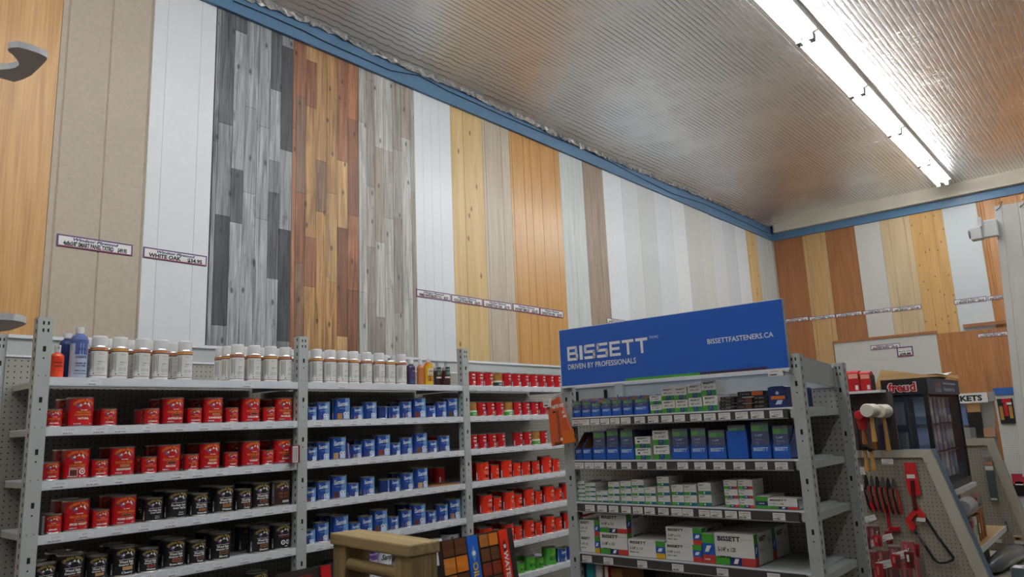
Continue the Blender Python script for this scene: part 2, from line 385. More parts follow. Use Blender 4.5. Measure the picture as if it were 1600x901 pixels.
for yy in (1.68, -.6):  # row at negative y is added, unseen, to light the shelf fronts
    for i in range(-4, 8 if yy < 0 else 4):
        xx = 4.42-1.44*(4-i) if yy > 0 else -1.3+i*1.44+2.4
        if xx < X0+.3 or xx > WX-1.5: continue
        if yy < 0 and i % 2: continue
        f = fixture(xx, yy, 1.41, None); f['label'] = 'lit twin-tube fluorescent strip, unseen, outside the camera view'; f['category'] = 'light'; f['group'] = 'unseen fluorescent strips outside the camera view'

# ================================================================ wall panels
PY = 4.3
def wallbox(mb, x0, x1, zt, zb, mat, grooves=(), gd=.003, gw=.005, th=.009):
    """one sheet with V-cut grooves, front towards -Y, origin at its lower corner"""
    pr = [(x0, 0)]
    for g in sorted(grooves): pr += [(g-gw/2, 0), (g, gd), (g+gw/2, 0)]
    pr += [(x1, 0)]
    vs = []
    for x, d in pr: vs += [(x, -th+d, zb), (x, -th+d, zt)]
    k = len(pr)
    mb.add(vs, [(2*i, 2*i+2, 2*i+3, 2*i+1) for i in range(k-1)], mat)
    mb.add([(x0, -th, zb), (x0, 0, zb), (x0, 0, zt), (x0, -th, zt), (x1, -th, zb), (x1, 0, zb), (x1, 0, zt), (x1, -th, zt)], [(0, 3, 2, 1), (4, 5, 6, 7), (3, 7, 6, 2), (0, 1, 5, 4)], mat)
def ex(px, py): return RY(px, py, PY-.009).x
ZT, ZB = 4.463, 2.02
def left_panel(label, a, b, mat, grooves=(), dz=0, gw=.005, gd=.004, name='wall_panel_sample'):
    xa, xb = (a if isinstance(a, float) else ex(*a)), (b if isinstance(b, float) else ex(*b))
    mb = MB(); gs = [(ex(*g)-xa) for g in grooves]
    wallbox(mb, .0015, xb-xa-.0015, ZT-ZB+dz, 0, mat, gs, gw=gw, gd=gd)
    o = mb.build(name, loc=(xa, PY-.0005, ZB)); tag(o, label, 'wall panel', 'sheet samples hung along the long wall'); return o
OAKPLY = wood('oak_plywood', (182, 134, 80), (218, 174, 116), .9, .4, off=3, spots=.1)
TANP = pm('tan_siding', (188, 176, 158), .75, var=.06, scale=40, bump=.5); WOAK = pm('white_oak_sheet', (228, 232, 234), .45, var=.015, scale=20, bump=.15)
GPL = wood('grey_barn', (128, 130, 132), (255, 255, 255), 2.2, .6, off=1, contrast=1.1, attr=True, spots=.8, knots=.8, knotcol=(45, 42, 40))
BPL = wood('brown_barn', (150, 136, 124), (255, 255, 255), 2.2, .5, off=5, contrast=1.1, attr=True, spots=.45, knots=.8, knotcol=(60, 34, 20))
WPL = wood('whitewash_barn', (170, 166, 162), (255, 255, 255), 2.2, .6, off=9, contrast=1.1, attr=True, spots=.45, knots=.8, knotcol=(80, 72, 66))
WBEAD = pm('white_bead_board', (230, 235, 238), .3); PINE = wood('knotty_pine', (196, 164, 108), (222, 194, 142), .7, .4, off=2, knots=.55, knotcol=(120, 74, 30))
CONE = wood('pale_oak_sheet', (178, 164, 142), (204, 192, 172), 1.2, .4, off=12); HONEY = wood('honey_birch', (186, 138, 80), (206, 160, 100), 1.1, .3, off=14)
PGREY = wood('pale_grey_sheet', (186, 192, 190), (214, 220, 218), 1.4, .45, off=20); BRGREY = wood('brown_grey_sheet', (128, 112, 96), (168, 150, 132), 1.6, .5, off=22, spots=.2)
left_panel('golden oak plywood sheet behind the white display shelves', -1.7, (74, 330), OAKPLY)
left_panel('grooved tan textured siding sheet beside the golden oak plywood', (74, 330), (225, 330), TANP, [(85, 330), (157, 330), (222, 330)], gw=.012, gd=.007)
left_panel('plain white oak-grain sheet between tan siding and grey barn boards', (225, 330), (328, 330), WOAK, [(252, 250), (307, 250)], gw=.003)
def plank_panel(label, a, b, cols, mat, tones):
    xa, xb = ex(*a), ex(*b); mb = MB(); H = ZT-ZB
    for (c0, c1, br) in cols:
        u0, u1 = ex(c0, 280)-xa, ex(c1, 280)-xa
        zz = [H]+[max(.0, min(H, RY(c0, y, PY).z-ZB)) for y, t in br[1:]]+[0]
        for k, (y, t) in enumerate(br):
            jt = R.uniform(.92, 1.07); mb.tone = tuple(v*jt for v in srgb(*tones[t]))
            wallbox(mb, u0+.0012, u1-.0012, zz[k]-.001, zz[k+1]+.001, mat)
    mb.tone = (.02, .02, .02); mb.box((0.002, -.004, 0), (xb-xa-.002, 0, H), mat)
    o = mb.build('wall_panel_sample', loc=(xa, PY-.0005, ZB)); tag(o, label, 'wall panel', 'sheet samples hung along the long wall')
GT = {'d': (108, 111, 114), 'm': (150, 153, 156), 'l': (192, 195, 198), 'k': (84, 86, 90), 'x': (172, 175, 178)}
plank_panel('weathered grey barn-board sheet beside the plain white oak sheet', (328, 330), (456, 280), [
    (331, 338, [(0, 'm'), (220, 'x')]), (338, 361, [(0, 'd'), (190, 'm'), (335, 'k'), (508, 'm')]), (361, 380, [(0, 'd'), (45, 'l'), (263, 'd'), (347, 'l')]),
    (380, 400, [(0, 'l'), (165, 'x'), (300, 'l'), (545, 'm')]), (400, 420, [(0, 'x'), (195, 'l'), (341, 'l')]), (420, 437, [(0, 'd'), (138, 'l'), (250, 'm'), (300, 'd'), (435, 'l')]),
    (437, 456, [(0, 'm'), (70, 'k'), (233, 'x'), (358, 'k'), (533, 'm')])], GPL, GT)
BT = {'r': (164, 112, 82), 'd': (146, 116, 92), 'g': (200, 156, 104), 'y': (212, 174, 122), 'o': (172, 118, 84), 'k': (140, 94, 70)}
plank_panel('rust and honey barn-board sheet between grey and whitewashed boards', (456, 280), (560.6, 280), [
    (456, 462, [(0, 'o'), (200, 'o')]), (462, 477, [(0, 'r'), (150, 'd'), (300, 'r'), (410, 'd')]), (477, 494, [(0, 'y'), (93, 'r'), (165, 'g'), (370, 'r'), (447, 'g')]),
    (494, 510, [(0, 'g'), (250, 'd'), (330, 'g')]), (510, 527, [(0, 'g'), (300, 'y'), (440, 'g')]), (527, 543, [(0, 'r'), (250, 'y'), (355, 'k'), (525, 'y')]),
    (543, 560, [(0, 'o'), (185, 'k'), (335, 'o'), (453, 'k')])], BPL, BT)
WT = {'d': (172, 165, 159), 'm': (192, 188, 182), 'l': (212, 210, 206), 'b': (184, 174, 162)}
plank_panel('whitewashed grey barn-board sheet beside the rust-coloured boards', (560.6, 280), (648.5, 280), [
    (560.6, 573, [(0, 'm'), (190, 'l'), (456, 'l')]), (573, 586, [(0, 'b'), (125, 'd'), (290, 'm'), (385, 'd')]), (586, 600, [(0, 'l'), (230, 'b'), (377, 'l'), (495, 'd')]),
    (600, 614, [(0, 'l'), (235, 'm'), (340, 'l'), (450, 'l')]), (614, 628, [(0, 'd'), (233, 'm'), (340, 'd'), (488, 'm')]), (628, 642, [(0, 'b'), (215, 'l'), (466, 'l')]), (642, 648.5, [(0, 'm'), (300, 'b')])], WPL, WT)
left_panel('smooth primed white bead-board sheet beside the whitewashed boards', (648.5, 280), (704.4, 225), WBEAD, [(661, 250), (674, 250), (687, 250)], gw=.003)
left_panel('knotty pale pine sheet with one groove beside white bead-board', (704.4, 225), (753.5, 225), PINE, [(724, 230)], gw=.008, gd=.007)
left_panel('pale greyish oak sheet between knotty pine and honey birch', (753.5, 225), (796, 240), CONE, [(758, 235), (783, 240)], dz=-.03, gw=.008, gd=.007)
left_panel('glossy honey birch sheet with narrow grooves', (796, 240), (876, 297), HONEY, [(800, 250), (818, 260), (829, 260), (845, 270), (867, 280)], dz=-.01, gw=.006, gd=.006)
left_panel('pale bluish grey sheet beside glossy honey birch', (876, 297), (909, 254), PGREY, [(892, 270)], gw=.006)
left_panel('brown-grey weathered sheet beside the pale bluish grey one', (909, 254), (941, 273), BRGREY, [(920, 262), (931, 268)], gw=.007, gd=.006)
E_ = [(941, 273), (970.8, 294), (996.6, 310), (1022, 325), (1048, 330), (1069, 326), (1091, 335), (1109, 345), (1129, 350), (1148, 360), (1165.6, 370)]
TN = [(226, 230, 233), (214, 218, 219), (205, 209, 208), (216, 221, 224), (224, 228, 229), (202, 203, 198), (208, 209, 202), (214, 217, 219), (207, 211, 216), (224, 228, 231)]
for i in range(10):
    left_panel('%s plain white or off-white sheet counting from the brown-grey one to the corner' % ORD[i], E_[i], E_[i+1], pm('off_white_sheet_%d' % i, TN[i], .5, var=.03, scale=14, bump=.1), dz=-.02*(i % 3 == 1)-.03*(i > 4))
left_panel('narrow yellow pine sheet near the corner of the room', (1165.6, 370), (1181.7, 375), PINE, [(1174, 372)], dz=-.03)
left_panel('narrow pale grey sheet in the corner of the room', (1181.7, 375), WX-.02, PGREY, dz=-.03)

# end wall sheets: front towards -X
def end_panel(label, a, b, zt, zb, mat, grooves=(), X=WX, gw=.016, gd=.008, trim=None, grp='sheet samples hung on the end wall', th=.009):
    y0 = a if isinstance(a, float) else RX(a[0], a[1], X).y; y1 = b if isinstance(b, float) else RX(b[0], b[1], X).y     # y0 > y1
    mb = MB(); wallbox(mb, .0015, y0-y1-.0015, zt-zb, 0, mat, [y0-(g if isinstance(g, float) else RX(g[0], g[1], X).y) for g in grooves], gd=gd, gw=gw, th=th)
    o = mb.build('wall_panel_sample', loc=(X-.0005, y0, zb)); o.rotation_euler = (0, 0, -math.pi/2); tag(o, label, 'wall panel', grp)
    if trim:
        t = MB().box((-.01, -th-.02, zt-zb), (y0-y1+.01, 0, zt-zb+.035), trim).build('edge_trim', o)
    return o
MAHO = wood('red_brown_sheet', (146, 94, 58), (172, 114, 72), .9, .4, off=31); MAHO2 = wood('brown_oak_sheet', (140, 92, 54), (168, 114, 70), 1.2, .4, off=33)
PINE2 = wood('cypress_sheet', (180, 144, 94), (206, 170, 118), .8, .4, off=35, spots=.1); BEIGE = wood('beige_birch_sheet', (196, 172, 132), (216, 194, 158), .8, .4, off=37)
KNOT = wood('knotty_yellow_pine', (196, 152, 90), (218, 176, 112), .7, .4, off=39, knots=1.4, knotcol=(96, 54, 20)); OAKRED = wood('red_oak_sheet', (150, 96, 54), (186, 128, 78), 1.5, .4, off=41)
WAINS = wood('wainscot_wood', (168, 112, 64), (200, 146, 90), 1.0, .35, off=43); BPANEL = pm('white_textured_sheet', (216, 222, 224), .5, bump=.2, scale=60)
GRWH = pm('off_white_sheet_end', (212, 210, 204), .55, var=.02, scale=20)
TP, BP = 4.41, 2.0
end_panel('red-brown sheet in the corner of the end wall', 4.255, (1253, 365), TP, BP, MAHO, [(1210, 380)])
end_panel('yellow cypress-grain sheet between two brown sheets', (1253, 365), (1288, 355), TP, BP, PINE2, [(1258, 365), (1281, 358)])
end_panel('dark brown oak sheet beside the yellow cypress-grain sheet', (1288, 355), (1334, 350), TP, BP, MAHO2)
end_panel('off-white sheet between dark brown oak and beige birch', (1334, 350), (1374, 345), TP, BP, GRWH)
end_panel('beige birch sheet with two grooves on the end wall', (1374, 345), (1420, 335), TP, BP, BEIGE, [(1387, 342), (1411, 338)])
end_panel('knotty yellow pine sheet on the end wall', (1420, 335), (1471, 325), TP, BP, KNOT, [(1437, 332), (1455, 328)], gw=.006, gd=.004)
end_panel('white textured sheet beside the knotty yellow pine', (1471, 325), (1524, 315), TP, BP, BPANEL)
end_panel('golden wainscot with raised rails beside the white textured sheet', (1524, 315), -.6, TP, BP, WAINS, [(1527, 315), (1530, 315), (1534, 315), (1556, 312), (1562, 311), (1574, 310), (1585, 308), (1595, 306)], gw=.034)
end_panel('tall off-white sheet with brown top edge in front of the others', (1303, 537), (1463, 521), 1.04+CAMZ, .6, GRWH, X=WX-.03, trim=MAHO, grp='lower sheets on the end wall')
end_panel('red oak sheet below the knotty pine, beside the off-white sheet', (1463, 521), -.2, 1.03+CAMZ, .9, OAKRED, X=WX-.03, trim=None, grp='lower sheets on the end wall')
q = MB().box((WX-.07, RX(1506, 515, WX-.05).y, 1.075+CAMZ), (WX-.031, -.2, 1.12+CAMZ), MAHO).build('ledge'); tag(q, 'brown wooden ledge above the red oak sheet on the end wall', 'ledge')

# ---------------------------------------------------------------- price signs
def price_sign(label, O, W, H, ux, head, text, big=False):
    """a small card with a violet and crimson border; O is its top near corner"""
    mb = MB(); n = Vector(ux).cross(Vector((0, 0, 1)))
    T = .003
    Mx = Matrix((Vector((*ux, 0)).to_4d(), (0, 0, 0, 0), (0, 0, 0, 0), (0, 0, 0, 1)))
    o = empty('price_sign', O); bpy.data.objects.remove(o)
    def P3(a, b, c): return Vector(ux)*a+Vector((0, 0, 1))*b+n*c
    vs = [P3(a, b, c) for c in (-T, 0) for a, b in ((0, -H), (W, -H), (W, 0), (0, 0))]
    mb.add(vs, [(3, 2, 1, 0), (4, 5, 6, 7), (0, 1, 5, 4), (1, 2, 6, 5), (2, 3, 7, 6), (3, 0, 4, 7)], SIGNP)
    p = Print(); b = H*.09
    p.rect(b*.45, -H+b*.4, W-b*.45, -H+b, SIGNR, 1); p.rect(b, -H+b, W-b, -b, WHITE, 1); p.frame(b*1.1, -H+b*1.1, W-b*1.1, -b*1.1, b*.25, SIGNR, 2)
    if big:
        p.text(head, W/2, -H*.3, H*.12, SIGNR, width=W*.8); p.text(text.split('|')[0], W/2, -H*.52, H*.12, BLACK, width=W*.8, bold=.03); p.text(text.split('|')[1], W/2, -H*.86, H*.24, BLACK, width=W*.7, bold=.05)
    else:
        p.text(head, W/2, -H*.4, H*.24, NAVY, width=W*.6, bold=.035, shear=.25, lay=3)
        t = text.split('  '); wd = [text2d(x, .03)[2] for x in t]; tot = sum(wd)+1.6*(len(t)-1); av = W*.84; k = min(av/tot, H*.75)
        x = W/2-tot*k/2
        for s_, w_ in zip(t, wd): p.text(s_, x, -H*.84, H*.36, BLACK, width=w_*k, bold=.04, align='l', lay=3); x += (w_+1.6)*k
    p.flat(mb, (0, 0, 0), ux, (0, 0, 1), .0006)
    o = mb.build('price_sign', loc=O); tag(o, label, 'price sign', 'price signs on the sheets'); return o
HD = 'Windsor Plywood'
def lsign(x0, yt, yb, x1, text, label):
    a = RY(x0, yt, PY-.014); b = RY(x0, yb, PY-.014); c = RY(x1, yt+(x1-x0)*.14, PY-.014); price_sign(label, a, c.x-a.x, a.z-b.z, (1, 0, 0), HD, text)
lsign(89.6, 364.5, 383.6, 207.6, '4x8x3/8" SMART PANEL TXTRD  $49.95', 'price sign on the tan textured siding sheet')
lsign(224.3, 385, 402, 323.4, 'WHITE OAK  $34.95', 'price sign on the plain white oak sheet')
lsign(650.6, 451, 463, 703.6, 'PRIMED WHITE BEADED 2" O.C.  $42.95', 'price sign on the white bead-board sheet')
lsign(705.2, 459.5, 471.5, 753.3, 'COLLECTIONS PINE  $26.95', 'price sign on the knotty pale pine sheet')
lsign(755, 467.2, 479, 799, 'CONESTOGA OAK  $27.95', 'price sign on the pale greyish oak sheet')
lsign(801.2, 473.5, 485.5, 842.7, 'HONEY BIRCH  $22.95', 'price sign on the honey birch sheet, side of the grey oak')
lsign(843.6, 480.3, 492, 879.8, 'KINGSTON OAK  $23.95', 'price sign on the honey birch sheet, side of the blue-grey sheet')
lsign(948, 496, 504, 977, 'WHITE SATIN  $19.95', 'price sign half behind the blue sign, on an off-white sheet')
def rsign(x0, yt, yb, x1, text, label, X=WX-.014, head=HD, big=False):
    a = RX(x0, yt, X); b = RX(x0, yb, X); c = RX(x1, yt-(x1-x0)*.1, X); price_sign(label, a, a.y-c.y, a.z-b.z, (0, -1, 0), head, text, big)
rsign(1226, 498.7, 504.6, 1262.6, 'SANDAL OAK  $23.95', 'price sign on the red-brown corner sheet')
rsign(1264.4, 495.3, 501, 1304.6, 'PECKY CYPRESS  $26.95', 'price sign across the yellow cypress-grain sheet')
rsign(1305.6, 490.6, 496.4, 1346.6, 'RUSTIC BIRCH  $27.95', 'price sign on the dark brown oak sheet')
rsign(1348, 485.8, 491.5, 1391, 'WASHED BIRCH  $19.95', 'price sign on the off-white sheet beside dark brown oak')
rsign(1393.4, 480.9, 487.6, 1439, 'LEE BIRCH  $21.95', 'price sign on the beige birch sheet')
rsign(1490, 468.5, 476, 1541, '2" BEADED BOARD  $42.95', 'price sign on the white textured sheet')
rsign(1543, 463, 469, 1586, 'EARTH OAK  $24.95', 'price sign on the golden wainscot')
rsign(1359.7, 539.8, 547.2, 1405.5, 'FROSTED WHITE  $42.95', 'long price sign on the off-white brown-edged sheet', X=WX-.045)
rsign(1400.5, 542.6, 557.6, 1425.5, 'FROSTED WHITE|$38.88', 'square price sign overlapping a long one', X=WX-.05, head='HOT HOT DEAL', big=True)
rsign(1527, 521.5, 528, 1574, 'ROASTED CHESTNUT  $24.95', 'price sign on the red oak sheet', X=WX-.045)
# ================================================================ paint shelving run along the long wall
YF, YB = 3.375, 3.83
SZ = [CAMZ+v for v in (.275, .074, -.138, -.345, -.556, -.765, -.985)]
PEGY = pegboard('pegboard_back', (146, 144, 137), (0, 2)); PEGX = pegboard('pegboard_side', (150, 150, 144), (1, 2)); PEGT = pegboard('pegboard_tool', (156, 150, 136), (1, 2))
run = empty('shelving_unit', (1.0, YF, 0)); tag(run, 'pale grey steel shelving run of paint cans along the panelled wall', 'shelving')
def upright(parent, x, y, zt, wx=.056, wy=.05, slots=True, face='-Y'):
    """perforated steel post; FACE is the side with the few square holes, the flanks carry slots"""
    mb = MB().box((0, 0, 0), (wx, wy, zt), STEEL)
    if slots:
        if face == '-Y':
            z = .05
            while z < zt-.02:
                mb.box((-.0006, wy*.3, z), (0, wy*.3+.008, z+.017), SLOT); mb.box((wx, wy*.3, z), (wx+.0006, wy*.3+.008, z+.017), SLOT); z += .038
            z = zt-.14
            while z > .1:
                mb.box((wx*.42, -.0006, z), (wx*.62, 0, z+.022), SLOT); mb.box((wx*.46, -.0006, z-.03), (wx*.56, 0, z-.024), SLOT)
                mb.box((wx*.25, -.0006, z-.1), (wx*.3, 0, z-.096), SLOT); mb.box((wx*.7, -.0006, z-.1), (wx*.75, 0, z-.096), SLOT); z -= .205
            for dz in (.03, .06): mb.box((wx*.3, -.0006, zt-dz), (wx*.42, 0, zt-dz+.014), SLOT); mb.box((wx*.62, -.0006, zt-dz), (wx*.74, 0, zt-dz+.014), SLOT)
        else:
            z = .05
            while z < zt-.02:
                mb.box((wx*.4, -.0006, z), (wx*.4+.008, 0, z+.018), SLOT); z += .038
            z = zt-.1
            while z > .1: mb.box((-.0006, wy*.4, z), (0, wy*.6, z+.022), SLOT); mb.box((-.0006, wy*.45, z-.03), (0, wy*.55, z-.024), SLOT); z -= .205
    o = mb.build('upright', parent); p = parent.location; o.location = (x-p.x, y-p.y, 0); return o
for x in (1.008, 2.229, 3.463, 4.70): upright(run, x, YF-.006, 2.128)
for x in (.99, 2.17, 3.39, 4.61): upright(run, x, YB+.012, 2.11, .045, .04, True)
BAYX = [(1.064, 2.229), (2.285, 3.463), (3.519, 4.70)]
def shelf_mesh(w_, seed, n=11):
    mb = MB(); d = YB-YF-.01
    mb.box((0, .004, -.006), (w_, d, 0), SHELFW); mb.box((0, 0, -.032), (w_, .004, .002), SHELFW); mb.box((0, 0, -.034), (w_, .02, -.031), SHELFW)
    mb.box((0, .004, -.03), (.004, d, -.006), STEEL); mb.box((w_-.004, .004, -.03), (w_, d, -.006), STEEL)
    q = random.Random(seed); us = [(i+.2+.3*q.random())*w_/n for i in range(n)]
    return mb.mesh('shelf'), us
PLB = []
for k in range(4):
    m_ = MB().box((0, 0, -.029), (.062, .0006, -.006), pm('label_paper', (232, 234, 238), .5)); p = Print(); p.bars(.006, -.027, .006+.045*(.7+.1*k), -.0235, 9, GREY, 1, k*7+1, .8); p.bars(.018, -.014, .054, -.009, 4, ink('pale_grey', 196, 192, 196), 1, k*9+2)
    p.flat(m_, (0, 0, 0), (1, 0, 0), (0, 0, 1)); PLB.append(m_.mesh('price_label'))
for b, (xa, xb) in enumerate(BAYX):
    for s, z in enumerate(SZ):
        n = 2 if (s == 0 and b < 2) else 10
        m1, m2 = shelf_mesh(xb-xa, b*10+s+1, n)
        o = bpy.data.objects.new('shelf', m1); COL.objects.link(o); o.parent = run; o.location = (xa-1.0, 0, z)
        for k, u in enumerate(m2):
            c = bpy.data.objects.new('price_label', PLB[(k+s+b) % 4]); COL.objects.link(c); c.parent = o; c.location = (u, -.0006, 0)
pb = MB().box((0, 0, .1), (5.6, .008, CAMZ+.40), PEGY).build('back_panel', run); pb.location = (.03, YB-YF+.002, 0)
pb = MB().box((-.0, .0, CAMZ+.405), (5.6, .012, CAMZ+.49), STEEL).box((0, -.012, CAMZ+.485), (5.6, .012, CAMZ+.5), SHELFW).box((0, -.006, CAMZ+.40), (5.6, .01, CAMZ+.408), SHELFW).build('header_panel', run); pb.location = (.03, YB-YF+.002, 0)
MB().box((0, 0, 0), (3.75, YB-YF, .12), STEEL).build('base_deck', run); upright(run, 6.58, YB+.012, 2.11, .045, .04, True)

# ---------------------------------------------------------------- cans
SIZE = {'S': (.034, .074), 'P': (.042, .1), 'Q': (.0515, .122), 'T': (.0345, .098)}
def can_body(r, h, body=None):
    mb = MB(); mb.lathe([(0, 0), (r*1.02, 0), (r*1.02, .003), (r*.985, .005), (r*.985, h-.005), (r*1.02, h-.004), (r*1.02, h), (r*.93, h), (r*.91, h-.006)], TIN, 26)
    return mb.mesh('tin')
def can_lid(r, h):
    mb = MB(); mb.lathe([(r*.91, h-.005), (r*.9, h-.001), (r*.84, h-.001), (r*.82, h-.006), (0, h-.006)], TIN, 26); return mb.mesh('lid')
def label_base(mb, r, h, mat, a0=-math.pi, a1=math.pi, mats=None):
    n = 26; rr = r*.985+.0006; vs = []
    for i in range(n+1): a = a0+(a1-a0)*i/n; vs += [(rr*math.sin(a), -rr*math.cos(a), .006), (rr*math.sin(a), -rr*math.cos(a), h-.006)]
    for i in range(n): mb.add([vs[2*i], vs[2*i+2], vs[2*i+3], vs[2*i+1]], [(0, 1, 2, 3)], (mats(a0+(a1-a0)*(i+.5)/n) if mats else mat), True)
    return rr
def emblem(p, h, hue):
    """snowy hills under an arch of lettering"""
    c = h*.74; s = h/.122
    p.poly([(-.036*s, c), (-.02*s, c+.004*s), (-.012*s, c-.012*s), (.03*s, c-.012*s), (.036*s, c+.006*s), (.02*s, c-.017*s), (-.014*s, c-.018*s)], PURP, 2)
    p.poly([(-.026*s, c-.01*s), (-.014*s, c+.005*s), (-.006*s, c+.001*s), (.002*s, c+.012*s), (.009*s, c+.003*s), (.016*s, c+.011*s), (.029*s, c-.01*s)], ink('hill_'+hue, *((150, 156, 120) if hue == 'r' else (140, 150, 130))), 2)
    p.poly([(-.004*s, c+.001*s), (.002*s, c+.012*s), (.007*s, c+.004*s), (.003*s, c+.002*s), (.001*s, c+.004*s)], WHITE, 3)
    p.poly([(.012*s, c+.004*s), (.016*s, c+.011*s), (.024*s, c-.003*s), (.02*s, c-.008*s), (.016*s, c-.001*s)], WHITE, 3)
    p.poly([(-.02*s, c-.005*s), (-.013*s, c+.004*s), (-.009*s, c-.006*s)], WHITE, 3)
    p.arc('GENERAL FINISHES', 0, c-.026*s, .045*s, .011*s, GOLD if hue == 'r' else ink('gold_dim', 190, 160, 70), span=1.85)
MESH = {}
def label_mesh(style, size, text, sw):
    key = (style, size, text, sw)
    if key in MESH: return MESH[key]
    r, h = SIZE[size]; mb = MB(); p = Print(); s = h/.122; swm = pm('swatch_%d_%d_%d' % sw, sw, .5) if sw else None
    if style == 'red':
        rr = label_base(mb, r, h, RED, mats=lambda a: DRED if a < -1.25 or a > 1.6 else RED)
        emblem(p, h, 'r'); p.text('OIL BASED', 0, h*.545, .004*s, WHITE, width=.026*s, bold=.04)
        t2 = 'WOOD STAIN'
        if 'PRE-STAIN' in text: p.text('PRE-STAIN', 0, h*.46, .008*s, GOLD, width=.055*s, bold=.02); p.text('CONDITIONER', 0, h*.37, .008*s, GOLD, width=.07*s, bold=.02); p.text('NATURAL', 0, h*.25, .008*s, WHITE, width=.042*s, bold=.04)
        elif 'TOPCOAT' in text:
            p.text('WOOD', 0, h*.5, .008*s, GOLD, width=.03*s, bold=.02); p.text('TOPCOAT', 0, h*.41, .009*s, GOLD, width=.066*s, bold=.02); p.text('PREMIUM CLEAR COAT', 0, h*.35, .004*s, WHITE, width=.06*s, bold=.03)
            p.rect(-.03*s, .01*s, 0, .04*s, WHITE, 2); p.rect(-.028*s, .012*s, -.002*s, .038*s, swm, 3); p.ring(.018*s, .03*s, .008*s, .0125*s, WHITE, 2); p.disc(.018*s, .03*s, .004*s, WHITE, 2); p.rect(.007*s, .009*s, .029*s, .014*s, WHITE, 2)
        else:
            p.text(t2, 0, h*.42, .0095*s, GOLD, width=.074*s, bold=.02); p.rect(-.017*s, h*.3, .022*s, h*.385, ink('buff', 206, 150, 110), 2); p.rect(-.0155*s, h*.31, .0205*s, h*.375, swm, 3)
            p.text(text, 0, h*.19, .0085*s, WHITE, width=min(.07*s, .0062*s*len(text)+.012*s), bold=.05)
        p.bars(-.036*s, h*.085, -.008*s, h*.12, 8, PALE, 2, len(text), .8); p.bars(.024*s, h*.085, .036*s, h*.115, 3, PALE, 2, 4, .8)
        p.rect(-r*2.1, h*.1, -r*1.75, h*.9, ink('silver', 150, 150, 160), 2)
    elif style == 'black':
        rr = label_base(mb, r, h, BLACK); emblem(p, h, 'b'); p.rect(-.032*s, h*.565, .034*s, h*.578, WHITE, 2)
        if 'ARMOR' in text: p.text('Pre-Stain Coat', 0, h*.45, .0095*s, WHITE, width=.066*s, bold=.03); p.text('Armor TopCoat', .004*s, h*.35, .009*s, WHITE, width=.06*s, bold=.03); p.text('Water', .01*s, h*.2, .006*s, WHITE, width=.024*s); p.text('Based', .01*s, h*.13, .006*s, WHITE, width=.024*s)
        elif 'TOPSYM' in text: p.text('HIGH BUILD', 0, h*.48, .008*s, ink('rust', 170, 60, 40), width=.06*s, bold=.03); p.ring(-.008*s, h*.28, .007*s, .0115*s, WHITE, 2); p.ring(.018*s, h*.28, .007*s, .0115*s, WHITE, 2); p.disc(-.008*s, h*.28, .003*s, WHITE, 2); p.rect(.017*s, h*.24, .0195*s, h*.32, WHITE, 2); p.rect(0, h*.11, .016*s, h*.135, WHITE, 2)
        else:
            p.text('Wood Stain', 0, h*.455, .011*s, WHITE, width=.058*s, bold=.03); p.text('Exterior 450', 0, h*.37, .008*s, WHITE, width=.06*s, bold=.03)
            p.rect(-.016*s, h*.22, .026*s, h*.335, ink('buff', 206, 150, 110), 2); p.rect(-.0145*s, h*.23, .0245*s, h*.325, swm, 3); p.text(text, .004*s, h*.11, .0085*s, WHITE, width=min(.06*s, .0062*s*len(text)+.01*s), bold=.03)
        p.rect(-.044*s, h*.06, -.012*s, h*.075, ink('khaki', 150, 140, 116), 2)
        p.rect(-r*1.28, h*.08, -r*1.12, h*.46, GREY, 2); p.bars(-r*1.27, h*.09, -r*1.13, h*.24, 5, WHITE, 3, 3, .6)
    elif style == 'brown':
        rr = label_base(mb, r, h, DKBR); emblem(p, h, 'b'); p.text('GEL STAIN', 0, h*.46, .012*s, ink('rust2', 150, 84, 40), width=.066*s, bold=.03); p.text('OIL BASED', 0, h*.33, .01*s, ink('rust2', 150, 84, 40), width=.06*s, bold=.03)
        p.rect(-.012*s, h*.14, .028*s, h*.22, WHITE, 2); p.bars(-.008*s, h*.16, .024*s, h*.2, 8, GREY, 3, 5); p.rect(-r*1.3, h*.1, -r*1.05, h*.9, GREY, 2); p.bars(-r*1.27, h*.12, -r*1.08, h*.4, 5, BLACK, 3, 3)
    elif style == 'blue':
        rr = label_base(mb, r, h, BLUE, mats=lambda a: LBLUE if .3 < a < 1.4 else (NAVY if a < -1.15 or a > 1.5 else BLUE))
        p.text('Saman', .003*s, h*.64, .024*s, WHITE, width=.06*s, bold=.02, shear=.35, rot=.14); p.poly([(-.022*s, h*.7), (.004*s, h*.62), (.026*s, h*.68), (.006*s, h*.645)], ink('lime', 190, 200, 70), 2); p.disc(.026*s, h*.66, .003*s, WHITE, 3)
        p.poly([(-.03*s, h*.9), (-.025*s, h*.9), (-.02*s, h*.62), (-.03*s, h*.6)], LBLUE, 2)
        p.text('TINTED STAIN', .002*s, h*.5, .005*s, PALE, width=.045*s); p.rect(.004*s, h*.06, .044*s, h*.2, PALE, 2)
        p.ring(.014*s, h*.27, .006*s, .0115*s, WHITE, 3); p.disc(.014*s, h*.27, .003*s, WHITE, 3); p.ring(.035*s, h*.27, .006*s, .0105*s, WHITE, 3); p.disc(.014*s, h*.27, .0118*s, BLUE, 2)
        if swm: p.rect(-.03*s, h*.055, -.004*s, h*.3, swm, 2)
        p.rect(-r*1.3, h*.06, -r*1.08, h*.94, LBLUE, 2); p.bars(-r*1.28, h*.08, -r*1.1, h*.34, 5, WHITE, 3, 3, .7)
    elif style == 'crimson':       # small cans of the third bay
        rr = label_base(mb, r, h, RED); x = r*.25
